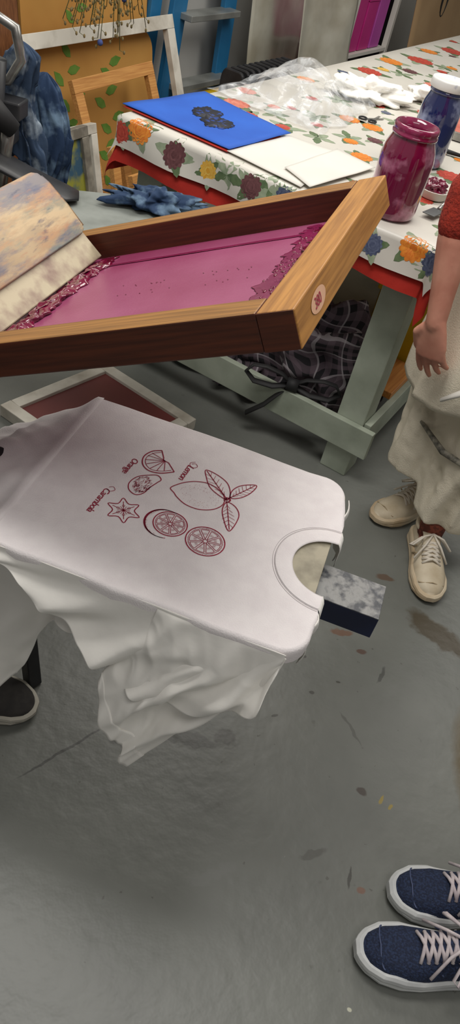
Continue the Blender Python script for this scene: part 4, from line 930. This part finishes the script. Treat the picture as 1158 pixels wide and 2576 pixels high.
b=MB();b.tube([hC+sC*.07,(-.84,.78,.46),(-.57,.88,.15),(-.475,.885,.085)],[.11,.085,.065,.060],18);b.tube([hC-sC*.07,(-.78,.44,.48),(-.84,.43,.12)],[.11,.085,.065],18);b.tube([hC+ZU*.12,hC,hC-ZU*.1],[.13,.15,.13],20);b.obj('trousers',mat('charcoal_trousers',(46,42,40),(34,32,30),rough=.9),pC,remesh=.01)
b=MB()
for sg in(-1,1): b.tube([hC+ZU*.05+sC*sg*.06,cC+sC*sg*.07,cC+ZU*.10+sC*sg*.04],[.13,.125,.08],16);limb(b,[cC+ZU*.06,cC+sC*sg*.17+ZU*.06,cC+sC*sg*.24-ZU*.18,cC+sC*sg*.22+fC*.10-ZU*.38],[.09,.07,.055,.042])
b.obj('jumper',mat('black_jumper',(36,36,38),(28,28,30),rough=.95),pC,remesh=.01)
m_bc=mat('black_canvas',(40,38,37),(52,49,46),rough=.85,scale=60)
shC=(m_bc,mat('off_white_rubber',(186,182,170),(166,162,150),rough=.6),m_dark,m_bc,m_bc)
shoe(pC,(-.565,.868,0),(-.298,.882,0),.27,shC,'black canvas shoe with off-white rubber sole',hgt=.8,trim=False,width=1.08)
shoe(pC,(-.90,.38,0),(-.66,.52,0),.27,shC,'black canvas shoe with off-white rubber sole',hgt=.8,trim=False)
# ================================================================= LIGHT
def area(loc,size,power,colr):
    l=bpy.data.lights.new('ceiling_light','AREA');l.shape='RECTANGLE';l.size,l.size_y=size;l.energy=power;l.color=colr
    o=bpy.data.objects.new('ceiling_light',l);col.objects.link(o);o.location=loc
area((.5,3.2,2.7),(2.6,.9),54,(1,.965,.90))
area((-.35,1.3,2.7),(1.5,.6),37,(1,.97,.93))
area((.6,.0,2.7),(1.6,.7),13,(1,.975,.94))
w=bpy.data.worlds.new('world');bpy.context.scene.world=w;w.use_nodes=True
w.node_tree.nodes['Background'].inputs[0].default_value=(1,.975,.94,1);w.node_tree.nodes['Background'].inputs[1].default_value=.26
# ================================================================= CAMERA
p=radians(42);r=radians(15)
right=Vector((cos(r),sin(p)*sin(r),cos(p)*sin(r)));up_=Vector((-sin(r),sin(p)*cos(r),cos(p)*cos(r)));bk=Vector((0,-cos(p),sin(p)))
cam=bpy.data.cameras.new('camera');co=bpy.data.objects.new('camera',cam);col.objects.link(co)
co.matrix_world=Matrix(((right.x,up_.x,bk.x,0),(right.y,up_.y,bk.y,0),(right.z,up_.z,bk.z,1.5),(0,0,0,1)))
cam.sensor_fit='VERTICAL';cam.sensor_height=36;cam.lens=36*1940/2576;cam.clip_start=.02
bpy.context.scene.camera=co
